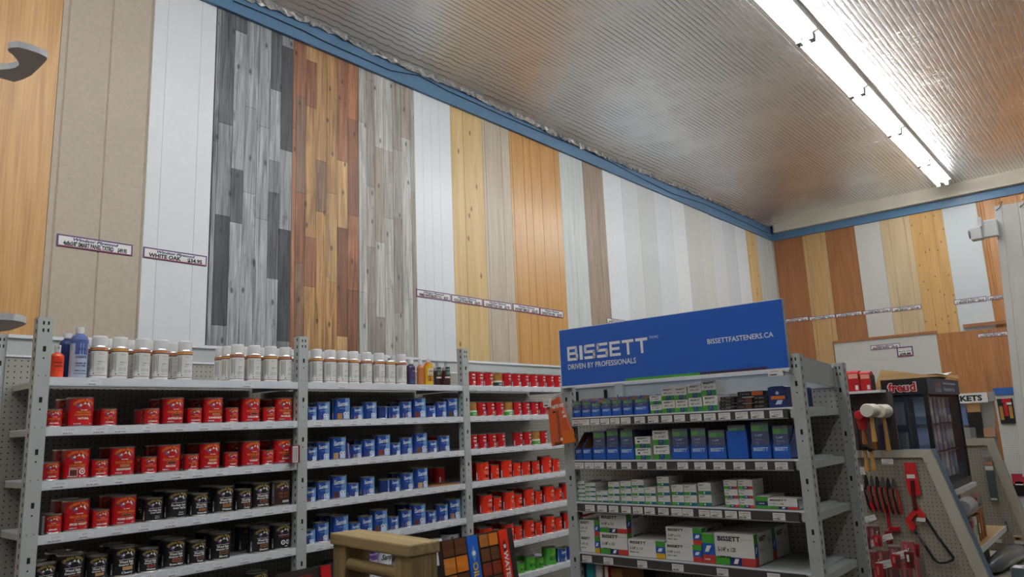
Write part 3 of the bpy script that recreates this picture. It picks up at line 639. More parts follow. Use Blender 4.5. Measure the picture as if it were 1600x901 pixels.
        p.poly([(x-.016, h*.74), (x-.004, h*.84), (x+.004, h*.76), (x+.014, h*.84), (x+.018, h*.72), (x, h*.7)], WHITE, 2); p.disc(x+.004, h*.67, .006, BLACK, 3, 8); p.text('varnish', x, h*.52, .012, WHITE, width=.03, bold=.03); p.text('STAIN', x+.002, h*.44, .007, PALE, width=.024)
        p.rect(x-.006, h*.2, x+.018, h*.34, swm, 2); p.bars(x-.012, h*.09, x+.016, h*.15, 6, PALE, 2, 7, .7); p.rect(-r*1.5, h*.06, -r*1.25, h*.4, PALE, 2)
    elif style == 'ambergreen':
        rr = label_base(mb, r, h, OLIVE); x = r*.25
        p.poly([(x-.02, h*.6), (x-.01, h*.8), (x+.004, h*.7), (x+.014, h*.86), (x+.02, h*.6)], YELL, 2); p.poly([(x, h*.62), (x+.008, h*.74), (x+.014, h*.62)], BLACK, 3)
        p.rect(-r*1.5, h*.07, r*1.5, h*.3, DGREEN if sw and sw[0] < 50 else GREEN, 2); p.rect(-r*1.5, h*.3, r*1.5, h*.42, CARD, 2); p.text('NATURAL', x, h*.13, .009, WHITE, width=.032, bold=.03)
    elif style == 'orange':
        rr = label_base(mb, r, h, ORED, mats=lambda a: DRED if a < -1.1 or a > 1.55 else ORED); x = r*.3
        p.poly([(x-.036*s, h*.55)]+[(x+.012*s+.048*s*math.cos(t), h*.55+.05*s*math.sin(t)) for t in (2.9, 2.5, 2.1, 1.7, 1.3, .9)]+[(x+.04*s, h*.55)], ink('dim_red', 176, 40, 30), 2)
        p.poly([(x-.018*s, h*.62), (x-.004*s, h*.76), (x+.004*s, h*.66), (x+.014*s, h*.76), (x+.022*s, h*.62)], WHITE, 3); p.poly([(x, h*.62), (x+.004*s, h*.68), (x+.012*s, h*.62)], OLIVE, 4)
        p.text('Interior', x, h*.46, .012*s, ink('pink', 240, 170, 150), width=.046*s, bold=.03); p.text('WOOD STAIN', x+.004*s, h*.37, .009*s, ink('pink', 240, 170, 150), width=.046*s, bold=.03); p.rect(x-.014*s, h*.22, x+.024*s, h*.3, swm, 3)
        p.bars(x-.03*s, h*.1, x+.02*s, h*.13, 8, ink('pink', 240, 170, 150), 2, 3, .8); p.rect(-r*1.2, h*.06, -r*1.05, h*.45, PALE, 2)
    elif style == 'green':
        rr = label_base(mb, r, h, GREEN); p.bars(-.03*s, h*.3, .03*s, h*.5, 6, DGREEN, 2, 2); p.text('Stain', 0, h*.6, .015*s, YELL, width=.045*s, shear=.3)
    p.wrap(mb, rr); MESH[key] = mb.mesh('label'); return MESH[key]
CANM = {}
def can(style, size, text, sw, loc, rz=0):
    if size not in CANM: CANM[size] = (can_body(*SIZE[size]), can_lid(*SIZE[size]))
    b, l = CANM[size]
    o = bpy.data.objects.new('paint_can', b); COL.objects.link(o); o.location = loc; o.rotation_euler = (0, 0, rz)
    for nme, me in (('lid', l), ('label', label_mesh(style, size, text, sw))):
        c = bpy.data.objects.new(nme, me); COL.objects.link(c); c.parent = o
    return o
SZN = {'S': 'small', 'P': 'medium', 'Q': 'large', 'T': 'slim'}
BAYN = ['open-ended bay', 'middle bay', 'sign-side bay']
FROM = ['the open end', 'the first inner post', 'the second inner post']
STN = {'red': 'red', 'black': 'black', 'brown': 'dark brown', 'blue': 'blue', 'crimson': 'crimson', 'ambergreen': 'amber-and-green', 'orange': 'orange-red', 'green': 'green'}
SHN = ['top', 'second', 'third', 'fourth', 'fifth', 'sixth', 'bottom']
SW = [(112, 66, 30), (150, 92, 44), (96, 40, 24), (170, 118, 62), (60, 36, 26), (196, 152, 96), (126, 48, 30), (82, 58, 40)]
def shelf_row(bay, s, items, back=(), rots={}):
    """items: (style, size, px, text, swatch); cans stand in a row along the front of shelf S of a bay. Columns that hold a second can list its index in BACK"""
    z = SZ[s]+.0006; last = -9
    for i, (st, sz, px, tx, sw) in enumerate(items):
        r, h = SIZE[sz]; y = YF+.012+r*1.02+R.uniform(0, .006)
        x = x_at(px, y, z+h*.5); x = min(max(x, BAYX[bay][0]+r+.003 if px > 0 else x), BAYX[bay][1]-r-.003); x = max(x, last+r*1.02+.002); last = x+r*1.02
        o = can(st, sz, tx, sw, (x, y, z), rots.get(i, (-.06, -.38, -.2)[bay]+R.uniform(-.1, .1)))
        tag(o, '%s %s can, %s from %s, %s shelf, %s' % (SZN[sz], STN[st], ORD[i], FROM[bay], SHN[s], BAYN[bay]), 'paint can', '%s cans, %s shelf, %s' % (STN[st], SHN[s], BAYN[bay]))
        if i in back:
            o = can(st, sz, tx, sw, (x+R.uniform(-.004, .004), y+2.08*r+.006+R.uniform(0, .01), z), R.uniform(-.3, .3))
            tag(o, '%s %s can behind the %s from %s, %s shelf, %s' % (SZN[sz], STN[st], ORD[i], FROM[bay], SHN[s], BAYN[bay]), 'paint can', '%s cans, %s shelf, %s' % (STN[st], SHN[s], BAYN[bay]))
def rs(seq, style, names, k=0):
    """compact rows: 'S82 Q124 ...'"""
    out = []
    for i, t in enumerate(seq.split()):
        st = style
        if ':' in t: st, t = t.split(':')
        out.append((st, t[0], float(t[1:]), names[i % len(names)], SW[(i//2+k) % 8]))
    return out
ALL = set(range(20))
N2 = ['PRE-STAIN', 'PRE-STAIN', 'NATURAL', 'ANTIQUE OAK', 'ANTIQUE OAK', 'CANDLELITE', 'CANDLELITE', 'COLONIAL MAPLE', 'PRAIRIE WHEAT', 'PICKLED']
shelf_row(0, 1, rs('S82 Q124 S168.5 S236 Q268 S303 Q330 S361 Q389 S419 Q441', 'red', ['NATURAL', 'PRE-STAIN', 'NATURAL', 'ANTIQUE OAK', 'ANTIQUE OAK', 'CANDLELITE', 'CANDLELITE', 'COLONIAL', 'COLONIAL', 'PICKLED', 'PICKLED']), ALL)
shelf_row(0, 2, rs('S77.5 Q117.5 S155 Q189 S232 Q262 S298 Q325 S360 Q389 S417 Q441', 'red', ['NUTMEG', 'TOPCOAT', 'MAHOGANY', 'MAHOGANY', 'MOCHA', 'MOCHA', 'PECAN', 'PECAN', 'WALNUT', 'WALNUT', 'BLACK', 'BLACK'], 2), ALL-{8})
shelf_row(0, 3, rs('S81 Q115 S156.5 Q191.5 black:P238 black:Q273 black:P310 black:Q347 black:P378 black:Q404 brown:Q436', 'red', ['SPICED', 'SPICED WALNUT', 'WARM CHERRY', 'WARM CHERRY', 'ARMOR', 'ARMOR', 'Natural', 'Walnut', 'Cedar', 'Light Oak', 'GEL'], 6), ALL-{10})
shelf_row(0, 4, rs('P68 Q106 P150 Q191 P231 Q270 P306 Q342 Q404 Q438', 'black', ['Natural', 'Mahogany', 'Redwood', 'Cherry', 'Walnut', 'Brown Mahog', 'Teak', 'Ebony', 'Shadow', 'TOPSYM'], 4), ALL)
shelf_row(0, 5, rs('P120 Q170 P240 P345 Q400', 'black', ['Natural', 'Mahogany', 'Redwood', 'Cherry', 'Walnut']), ())
# second bay
BL = ['a', 'b', 'c']
shelf_row(1, 1, rs('S484.5 P503 Q532 S557 P577 S596.5 S615 P632 Q652 S671 P687 Q706', 'blue', BL, 2), {1, 3, 5, 6, 7, 8, 9, 10}, {5: 1.3})
shelf_row(1, 2, rs('S485 P502.5 Q525.5 S555.5 P574 Q595.5 S616.5 P633 Q654 S674 P692', 'blue', BL, 4), {0, 1, 3, 4, 6, 9}, {})
shelf_row(1, 3, rs('S483 P503 Q526.5 S550 P573.5 S600 S615.5 P634 Q655', 'blue', BL, 1), {0, 1, 3, 6, 7}, {5: 1.3})
shelf_row(1, 4, rs('S482 P500 Q529 S550.5 P569 Q591 S613 P632 Q651.5 S672 P689 Q708', 'blue', BL, 6), {0, 2, 6, 8}, {})
# third bay
def crim(seq, greens):
    out = []
    for i, px in enumerate(seq): out.append(('ambergreen' if i in greens else 'crimson', 'T', px, 'v%d' % (i % 3), [(230, 226, 214), (190, 190, 196), (226, 200, 120), (196, 120, 120), (120, 60, 60)][i % 5] if i not in greens else ((40, 60, 40) if i % 2 else (90, 160, 50))))
    return out
shelf_row(2, 0, crim([735, 747, 762, 776.5, 791, 805, 818.5, 832, 845, 857.5, 869, 880], {3}), ())
shelf_row(2, 1, crim([736.5, 750.5, 764.5, 779, 793, 806.5, 820, 833.5, 847, 860, 873], {0, 4}), {7})
shelf_row(2, 2, crim([737, 752, 767, 781.5, 808.5, 822.5, 836, 847.5], {6}), {3})
ob = lambda sq, k: [(a, b, c, 'w', [(30, 24, 22), (120, 70, 40), (20, 18, 18), (150, 110, 60)][(i+k) % 4]) for i, (a, b, c, d, e) in enumerate(rs(sq, 'orange', ['w']))]
shelf_row(2, 3, ob('Q751.5 T771.5 Q788 T805.5 P819 T835.5 Q850.5 T867', 0), {0, 2, 4})
shelf_row(2, 4, ob('Q757 T775.5 Q791.5 T807 Q823 T839.5 Q855 T870.5 Q884', 1), {2, 4})
shelf_row(2, 5, ob('Q757 T776 Q791 T807.5 Q823 T839.5 Q855 T870.5 Q886', 2), {0, 2})
shelf_row(2, 6, rs('green:S812 green:P827 green:S842 green:Q857.5 blue:P876 blue:P889', 'green', ['g'], 3), {1})
def deep(style, size, px, y, s, label, bay):
    r, h = SIZE[size]; o = can(style, size, 'NATURAL' if style == 'red' else 'v0', SW[3], (min(x_at(px, y, SZ[s]+h/2), BAYX[bay][1]-r-.003), y, SZ[s]+.0006), .9); tag(o, label, 'paint can')
deep('crimson', 'T', 708, YF+.25, 2, 'dark red can deep in third shelf of middle bay, at second inner post', 1)
deep('crimson', 'P', 690, YF+.32, 3, 'dark red can deep on the fourth shelf of the middle bay, half in shadow', 1)
deep('crimson', 'P', 714, YF+.2, 3, 'dark red can standing on the cardboard, fourth shelf of the middle bay', 1)
deep('crimson', 'T', 711, YF+.12, 0, 'red can beside the green bottles on the top shelf of the middle bay', 1)
q = MB().box((0, 0, 0), (.25, .38, .004), KRAFT).build('cardboard_sheet', loc=(3.2, YF+.03, SZ[3]+.001)); q.rotation_euler = (0, 0, 0); tag(q, 'loose sheet of brown cardboard on the fourth shelf of the middle bay', 'cardboard')
for o in [x for x in COL.objects if x.get('label', '').startswith('dark red can standing on the cardboard') or x.get('label', '').startswith('dark red can deep on the fourth')]: o.location.z += .005

# ---------------------------------------------------------------- spray cans and bottles on the top shelf
def spray_meshes(band):
    r, h = .0345, .192; mb = MB()
    C1 = ink('band_a%d' % band, *((200, 130, 84), (214, 150, 70), (190, 120, 90))[band]); C2 = ink('band_b', 120, 40, 30); C3 = ink('band_c', 90, 60, 44)
    prof = [(0, 0), (r*.94, 0), (r, .003), (r, .012), (r, .0145), (r, .118), (r, .1225), (r, .131), (r, .1335), (r*.98, .137), (r*.93, .141), (r*.9, .143)]
    mats = [WHITE, WHITE, CARD, C2, CARD, C3, C1, C2, CARD, TIN, TIN]
    mb.lathe(prof, CARD, 24, mats=mats)
    p = Print(); g = ink('print_grey', 130, 132, 138); p.text('POLY', .004, .103, .0065, g, width=.024); p.bars(-.012, .09, .024, .0915, 7, ink('pale_grey', 196, 192, 196), 1, 3, .8); p.rect(-.008, .071, .006, .0735, BLACK, 2); p.bars(.008, .0715, .024, .073, 4, g, 2, 5, .8)
    p.bars(-.012, .062, .008, .064, 5, g, 2, 6, .7)
    for cx in (-.006, .012): p.ring(cx, .042, .0062, .0074, g, 2); p.disc(cx, .042, .0022, g, 2, 8)
    p.bars(-.014, .024, .022, .0255, 8, g, 2, 8, .8)
    p.frame(-.046, .032, -.026, .112, .0016, BLACK, 2); p.bars(-.043, .04, -.029, .108, 5, g, 2, 9, .4); p.rect(-.026, .019, -.022, .025, BLACK, 2)
    p.wrap(mb, r)
    c = MB(); rc = r*.9; c.lathe([(rc, .14), (rc, .178), (rc*.96, .183), (rc*.9, .185), (0, .185)], WHITEP, 24); c.lathe([(rc*1.02, .139), (rc*1.02, .143)], WHITEP, 24)
    return mb.mesh('can_body'), c.mesh('cap')
SPR = [spray_meshes(i) for i in range(3)]
CCAP = MB().lathe([(.031, .14), (.031, .178), (.029, .184), (0, .185)], CLEAR, 24).lathe([(0, .143), (.006, .143), (.006, .15), (.011, .15), (.011, .158), (0, .158)], GREYP, 12).mesh('cap')
def spray(px, y, label, k, clear=False, bay=0):
    z = SZ[0]+.0006; x = x_at(px, y, z+.09); b, c = SPR[k % 3]; x = min(max(x, BAYX[bay][0]+.037), BAYX[bay][1]-(.037 if y < YF+.09 else -.03))
    o = bpy.data.objects.new('spray_can', b); COL.objects.link(o); o.location = (x, y, z); o.rotation_euler = (0, 0, R.uniform(-.22, .22))
    q = bpy.data.objects.new('cap', CCAP if clear else c); COL.objects.link(q); q.parent = o
    tag(o, label, 'spray can', 'white spray cans on the top shelf'); return o
y1 = YF+.05
fr0 = [154.5, 186.5, 221.5, 250.5, 288.5, 370.5, 396.5, 422.5, 445.5]; fr1 = [494, 515.5, 534, 551.5, 572, 592, 608.5, 626.5]
for i, p_ in enumerate(fr0): spray(p_, y1, 'white spray can, %s of front row from blue bottles, top shelf, open-ended bay' % ORD[i], i)
for i, p_ in enumerate(fr1): spray(p_, y1, ('white spray can with a clear cap, front row, top shelf of middle bay' if i == 6 else 'white spray can, %s of front row from first inner post, middle bay' % ORD[i]), i+1, i == 6, 1)
for i, p_ in enumerate([135, 168, 203, 238, 270, 346, 357, 381, 409, 433, 461]): spray(p_, y1+.085+(.07 if p_ == 346 else 0), 'white spray can, %s of rear row from blue bottles, top shelf, open-ended bay' % ORD[i], i+1)
for i, p_ in enumerate([486, 505, 525, 543, 561.5, 581, 600, 617.5]): spray(p_+1, y1+.085, 'white spray can, %s of rear row from first inner post, middle bay' % ORD[i], i+2, False, 1)
def bottle(px, y, r, h, prof, mats, label, cap_r, cap_h, capmat, pr=None, bay=0, name='bottle', lever=False):
    z = SZ[0]+.0006; x = x_at(px, y, z+h/2); mb = MB().lathe([(a*r, b*h) for a, b in prof], mats[0], 22, mats=mats)
    if pr: pr.wrap(mb, r*1.003)
    o = mb.build(name, loc=(x, y, z)); zb = prof[-1][1]*h
    c = MB().lathe([(cap_r, zb-.001), (cap_r, zb+cap_h*.92), (cap_r*.9, zb+cap_h), (0, zb+cap_h)], capmat, 16)
    if lever: c.box((-.004, -.028, zb+cap_h*.7), (.004, .004, zb+cap_h), capmat)
    c.build('cap', o); tag(o, label, 'bottle', 'finish bottles on the top shelf'); return o
PF = [(0, 0), (.95, 0), (1, .02), (1, .1), (1, .72), (1, .8), (.85, .87), (.45, .93), (.4, .95)]
BLB = ink('blue_grey', 74, 92, 150); SILV = ink('pale_silver', 170, 180, 200); ORB = pm('orange_bottle', (226, 84, 50), .25)
p = Print(); p.rect(-.026, .1, .026, .15, ink('denim', 70, 92, 156), 1); p.text('ACCELERATOR', 0, .085, .011, NAVY, width=.046, bold=.02); p.bars(-.022, .06, .022, .066, 9, NAVY, 2, 3, .7); p.bars(-.02, .05, .02, .055, 9, NAVY, 2, 4, .7); p.text('DECK', 0, .118, .012, NAVY, width=.03); p.bars(-.022, .03, .022, .034, 9, NAVY, 2, 6, .7); p.rect(-.025, .019, .025, .021, BLACK, 2)
bottle(123, YF+.055, .034, .205, PF, [SILV, SILV, SILV, SILV, BLB, BLB, BLB, WHITEP], 'blue and silver bottle with white cap beside the first spray can, top shelf', .016, .024, WHITEP, p)
bottle(104, YF+.14, .031, .19, PF, [NAVY]*7+[WHITEP], 'dark blue bottle with white cap behind the orange one, top shelf', .017, .02, WHITEP)
p = Print(); p.rect(-.024, .025, .024, .085, ORED, 1); p.poly([(-.012, .07), (0, .079), (.012, .07)], BLACK, 2); p.bars(-.018, .06, .018, .064, 7, BLACK, 2, 3, .7); p.bars(-.018, .045, .018, .05, 7, BROWN, 2, 5, .7)
bottle(88.5, YF+.045, .026, .112, PF, [ORB]*8, 'small orange bottle with white pump cap at the open-end post, top shelf', .012, .028, WHITEP, p, lever=True)
p = Print(); p.rect(-.02, .03, .02, .1, ink('plum', 60, 40, 84), 1); p.text('oil', 0, .08, .012, PALE, width=.018); p.bars(-.016, .05, .016, .07, 6, PURP, 2, 3); p.rect(-.02, .01, .02, .03, TEAL, 1)
bottle(642, YF+.045, .0275, .135, PF, [ink('plum', 60, 40, 84)]*8, 'plum bottle with white cap next to the last spray can, middle bay', .017, .028, WHITEP, p, 1)
p = Print(); p.rect(-.018, .045, .018, .105, ink('rust3', 190, 110, 50), 1); p.rect(-.018, .01, .018, .04, BROWN, 1)
bottle(657, YF+.06, .0235, .135, PF, [ink('honey', 196, 120, 64)]*8, 'amber bottle with white cap between plum and orange-printed ones, top shelf', .013, .038, WHITEP, p, 1)
p = Print(); p.rect(-.025, .105, .025, .135, YELL, 1); p.rect(-.025, .06, .025, .105, CARD, 1); p.rect(-.025, .025, .025, .06, BROWN, 1); p.disc(-.006, .045, .009, ORANGE, 2); p.disc(.014, .042, .011, YELL, 2); p.text('OIL', 0, .08, .014, BLACK, width=.034, bold=.03); p.bars(-.02, .065, .02, .07, 8, BROWN, 2, 3, .7); p.rect(-.025, .004, .025, .024, YELL, 1)
bottle(669.5, YF+.04, .0285, .155, PF, [ORANGE, YELL, YELL, YELL, YELL, ORANGE, ORANGE, WHITEP], 'yellow bottle printed with orange fruit, top shelf of middle bay', .014, .02, WHITEP, p, 1)
def gb(px, y, lab):
    p = Print(); p.rect(-.024, .06, .024, .12, DGREEN, 1); p.text('bees', 0, .1, .01, ink('mint', 150, 190, 160), width=.026, shear=.2); p.bars(-.018, .07, .018, .09, 6, ink('mint', 150, 190, 160), 2, 3, .4); p.rect(-.026, .048, .026, .058, CARD, 2)
    bottle(px, y, .026, .135, PF, [DKBR, DKBR, DKBR, DKBR, GREYP, GREYP, GREYP, GREYP], lab, .011, .03, GREYP, p, 1)
gb(683.5, YF+.085, 'green-labelled bottle partly behind the other green one, top shelf of middle bay'); gb(697, YF+.045, 'green-labelled bottle with clear spout beside the lone red can, middle bay')
# thin printed things at the shelf edges
def card(name, label, cat, x, y, z, w_, d, h, mats, rz=0, tilt=0):
    mb = MB().box((0, 0, 0), (w_, d, h), mats[0]); p = Print()
    p.rect(w_*.15, h*.04, w_*.8, h*.96, mats[1], 1); p.bars(w_*.2, h*.08, w_*.75, h*.9, 5, BLACK, 2, 3, .4); p.flat(mb, (0, 0, 0), (1, 0, 0), (0, 0, 1))
    o = mb.build(name, loc=(x, y, z)); o.rotation_euler = (0, tilt, rz); tag(o, label, cat); return o
card('barcode_card', 'maroon card with a white barcode sticking out past the first inner post', 'card', RY(455, 710, YF-.03).x, YF-.03, SZ[2]+.001, .05, .022, .088, [DRED, WHITE])
card('booklet', 'thin black booklet beside the small red can at the open-end post', 'booklet', RY(60, 820, YF+.01).x+.012, YF+.014, SZ[3]+.001, .012, .06, .076, [BLACK, GREYP])
card('booklet', 'pale booklet leaning between blue cans, third shelf of middle bay', 'booklet', x_at(541, YF+.04, SZ[2]), YF+.02, SZ[2]+.003, .01, .06, .08, [PURP, PALE], 0, -.08)
# tubs on the sixth shelf behind the wooden post
def tub(px, y, r, h, top, label, col, ink_):
    z = SZ[5]+.0006; x = x_at(px, y, z+h/2); mb = MB().lathe([(0, 0), (r*.92, 0), (r*.96, h*.05), (r, h*.9), (r*.9, h*.9)], col, 24)
    p = Print(); p.text('Saman', 0, h*.52, h*.26, ink_, width=r*1.5, shear=.35, bold=.02); p.text('Paste Wash', .002, h*.2, h*.09, ink_, width=r*1.3); p.poly([(-r*.8, h*.5), (r*.2, h*.42), (r*.8, h*.56), (r*.2, h*.45)], ink_, 2); p.wrap(mb, r)
    o = mb.build('paint_tub', loc=(x, y, z)); MB().lathe([(r*1.04, h*.88), (r*1.04, h*.97), (r, h), (0, h)], top, 24).build('lid', o); tag(o, label, 'paint tub', 'tubs on the sixth shelf')
tub(597, YF+.075, .055, .11, WHITEP, 'white tub with black script seen through the wooden post frame', WHITEP, BLACK)
tub(577, YF+.06, .045, .1, PURP, 'violet tub beside a white one behind the wooden post frame', PURP, WHITE)
tub(680, YF+.055, .04, .11, WHITEP, 'white tub with black script beside the leaning colour board', WHITEP, BLACK)
tub(703, YF+.12, .06, .13, BLACKP, 'black-lidded white tub behind the leaning colour board', WHITEP, BLACK)
tub(520, YF+.12, .055, .09, BLACKP, 'dark tub in shadow next to the first inner post, sixth shelf', BLACKP, GREY)
# ================================================================ fastener shelving under the blue sign (front towards -X)
BX, BYL = 3.23, 2.405
QT = -math.pi/2
fu = empty('fastener_shelving', (BX, BYL, 0), QT); tag(fu, 'grey steel shelving of fasteners with dark price rails under the blue sign', 'shelving')
def fup(mb, name, loc=(0, 0, 0)): o = mb.build(name, fu); o.location = loc; return o
def fpost(x, y, zt, w_=.06): 
    o = upright(fu, 0, 0, zt, w_, .05); o.location = (x, y, 0)
BZ = [CAMZ+v for v in (.03, -.19, -.402, -.652, -.90, -1.2)]
fpost(0, 0, CAMZ+.26); fpost(1.237, 0, CAMZ+.26, .052)
fpost(-.0, .47, CAMZ+.25, .05); fpost(.6, .50, CAMZ+.235, .05)
o = upright(fu, 0, 0, CAMZ+.235, .05, .05); o.location = (1.27, .49, 0)
def fshelf(): 
    mb = MB().box((0, .004, -.008), (1.177, .46, 0), STEEL).box((0, 0, -.006), (1.177, .006, .003), SHELFW).box((0, .0, -.043), (.012, .46, -.008), STEEL).box((1.165, 0, -.043), (1.177, .46, -.008), STEEL).box((1.177, .02, -.04), (1.225, .46, -.01), STEEL)
    return mb.mesh('shelf')
sm = fshelf(); rm = MB().box((.0, -.012, -.043), (1.145, -.002, -.004), DKSTEEL).box((0, -.016, -.045), (1.145, -.002, -.042), GREYP).mesh('price_rail')
TAGS = {0: [(894, 921), (922.5, 936.5), (938, 952), (953.5, 968), (970, 985), (991.5, 1007.5), (1012.5, 1028.5), (1033.5, 1050), (1053.5, 1070), (1078.5, 1096), (1100, 1118), (1122.5, 1141), (1149, 1168.5), (1173, 1193.5), (1202.5, 1223)],
        1: [(898.5, 912), (913.5, 928), (929, 943.5), (948, 962.5), (971, 986), (996, 1011), (1025.5, 1041.5), (1058.5, 1075), (1085, 1102.5), (1115, 1133), (1146, 1164), (1180, 1199), (1211, 1231)],
        2: [(914.5, 929), (933.5, 948), (951.5, 966), (971, 985.5), (989, 1004), (1007, 1023), (1028.5, 1044.5), (1049, 1065.5), (1066.5, 1083), (1092, 1109), (1110, 1128), (1133, 1151.5), (1154.5, 1173), (1207.5, 1227)],
        3: [(910, 924.5), (943, 958), (996, 1011), (1050, 1068), (1120, 1138), (1199, 1219)], 4: [], 5: []}
for s, z in enumerate(BZ):
    o = bpy.data.objects.new('shelf', sm); COL.objects.link(o); o.parent = fu; o.location = (.06, 0, z)
    r_ = bpy.data.objects.new('price_rail', rm); COL.objects.link(r_); r_.parent = o; r_.location = (.012, 0, 0)
    for i, (a, b) in enumerate(TAGS[s]):
        ya, yb = y_at(a, BX-.014, z-.024), y_at(b, BX-.014, z-.024); wt = ya-yb
        mb = MB().box((0, -.0015, 0), (wt, 0, .031), CARD); p = Print(); p.bars(wt*.12, .02, wt*.9, .026, 8, ink('pale_red', 206, 170, 160) if i % 3 == 0 else ink('pale_grey', 196, 192, 196), 1, i+s*20, .8); p.bars(wt*.08, .004, wt*.6, .009, 7, BLACK, 1, i+s*31, .7); p.bars(wt*.3, .012, wt*.8, .015, 7, GREY, 1, i, .6)
        p.flat(mb, (0, -.0016, 0), (1, 0, 0), (0, 0, 1))
        t = mb.build('price_tag', o); t.location = (BYL-.06-ya, -.013, -.04)
        t.rotation_euler = (-.0, 0, 0)
fup(MB().box((-.3, .462, .1), (1.29, .47, CAMZ+.12), PEGT if False else pegboard('pegboard_fu', (160, 158, 150), (0, 2))), 'back_panel')
fup(MB().box((-.3, .455, CAMZ+.12), (1.29, .475, CAMZ+.215), STEEL).box((-.3, .445, CAMZ+.21), (1.29, .475, CAMZ+.225), SHELFW), 'header_panel')
fup(MB().prism([(1.262, .05, CAMZ+.145), (1.262, .5, CAMZ+.12), (1.262, .5, CAMZ+.225), (1.262, .05, CAMZ+.25)], (.02, 0, 0), STEEL), 'side_panel')
fup(MB().box((0, 0, 0), (1.285, .5, .1), STEEL), 'base_deck')
for px in (900, 945): 
    lx = BYL-RX(px, 608, BX+.44).y; fup(MB().box((lx-.006, .436, CAMZ+.1), (lx+.006, .454, CAMZ+.19), SLOT), 'bracket')
lx = BYL-RX(968, 608, BX+.44).y; fup(MB().box((lx-.025, .43, CAMZ+.03), (lx+.025, .454, CAMZ+.22), STEEL).box((lx-.012, .4295, CAMZ+.1), (lx-.006, .43, CAMZ+.115), SLOT).box((lx-.012, .4295, CAMZ+.14), (lx-.006, .43, CAMZ+.155), SLOT).box((lx+.008, .4295, CAMZ+.12), (lx+.014, .43, CAMZ+.135), SLOT), 'inner_upright')
# the blue sign
cs = [RX(x, y, 3.205) for x, y in ((873.4, 517.5), (1220.7, 465.8), (1233, 574.3), (878.3, 603))]
yl, yr = (cs[0].y+cs[3].y)/2, (cs[1].y+cs[2].y)/2; zt, zb = (cs[0].z+cs[1].z)/2, (cs[2].z+cs[3].z)/2; SW_, SH_ = yl-yr, zt-zb
mb = MB().box((0, 0, 0), (SW_, .018, SH_), BISB).box((-.002, -.001, -.01), (SW_+.002, .019, 0), WHITEP).box((-.003, .0, 0), (0, .018, SH_), WHITEP).box((SW_, 0, 0), (SW_+.003, .018, SH_), GREYP).box((0, 0, SH_), (SW_, .018, SH_+.003), WHITEP)
def su(x, y): q = RX(860+x/4.103, 450+y/4.103, 3.205); return yl-q.y, q.z-zb
p = Print()
def block_letters(p, word, u0, v0, u1, v1, mat):
    """squared-off sans capitals with open counters"""
    n = {'B': 1, 'I': .28, 'S': 1, 'E': .95, 'T': 1}; gap = .16; tot = sum(n[c] for c in word)+gap*(len(word)-1); k = (u1-u0)/tot; h = v1-v0; t = h*.19; u = u0
    for c in word:
        w_ = n[c]*k; R_ = lambda a, b, c2, d: p.rect(u+a*w_, v0+b*h, u+c2*w_, v0+d*h, mat, 2); e = t/w_; f = t/h
        if c == 'I': R_(0, 0, 1, 1)
        elif c == 'B':
            R_(0, 0, e, 1); R_(e, 0, .93, f); R_(e, 1-f, .9, 1); R_(e, .5-f/2, .93, .5+f/2); R_(1-e, f*.5, 1, .47); R_(.95-e, .53, .95, 1-f*.5)
        elif c == 'S':
            R_(.05, 1-f, 1, 1); R_(0, .5, e, 1-f*.45); R_(.04, .5-f/2, .96, .5+f/2); R_(1-e, f*.45, 1, .5); R_(0, 0, .95, f)
        elif c == 'E':
            R_(0, 0, e, 1); R_(e, 1-f, 1, 1); R_(e, .5-f/2, .92, .5+f/2); R_(e, 0, 1, f)
        elif c == 'T': R_(0, 1-f, 1, 1); R_(.5-e/2, 0, .5+e/2, 1-f)
        u += w_+gap*k
a, b = su(107, 378), su(628, 413); a0 = su(113, 468)
block_letters(p, 'BISSETT', a[0], a0[1], b[0], a[1], WHITE)
q1, q2 = su(633, 320), su(692, 308); p.text('TM/MC', (q1[0]+q2[0])/2, q1[1]-.004, .014, WHITE, width=q2[0]-q1[0])
q1, q2, q3 = su(115, 522), su(550, 478), su(115, 488); p.text('DRIVEN BY PROFESSIONALS', (q1[0]+q2[0])/2, q1[1], (q3[1]-q1[1]), WHITE, width=q2[0]-q1[0], bold=.012)
q1, q2, q3 = su(1008, 360), su(1432, 316), su(1008, 327); p.text('BISSETTFASTENERS.CA', (q1[0]+q2[0])/2, q1[1]+.001, (q3[1]-q1[1]), WHITE, width=q2[0]-q1[0], bold=.012)
g0, g1, g2 = su(480, 600)[0], su(960, 555)[0], su(1392, 525)[0]
p.rect(g0, 0, g1, .012, GREEN, 1); p.rect(g1, 0, g2, .012, ink('aubergine', 54, 34, 62), 1)
p.flat(mb, (0, 0, 0), (1, 0, 0), (0, 0, 1)); o = mb.build('sign_board', loc=(3.205, yl, zb)); o.rotation_euler = (0, 0, QT); tag(o, 'long blue sign with white lettering above the fastener shelves', 'sign')
for x in (.02, SW_-.06): c = MB().box((x, .018, -.03), (x+.03, .0245, .05), GREYP).build('clip', o)

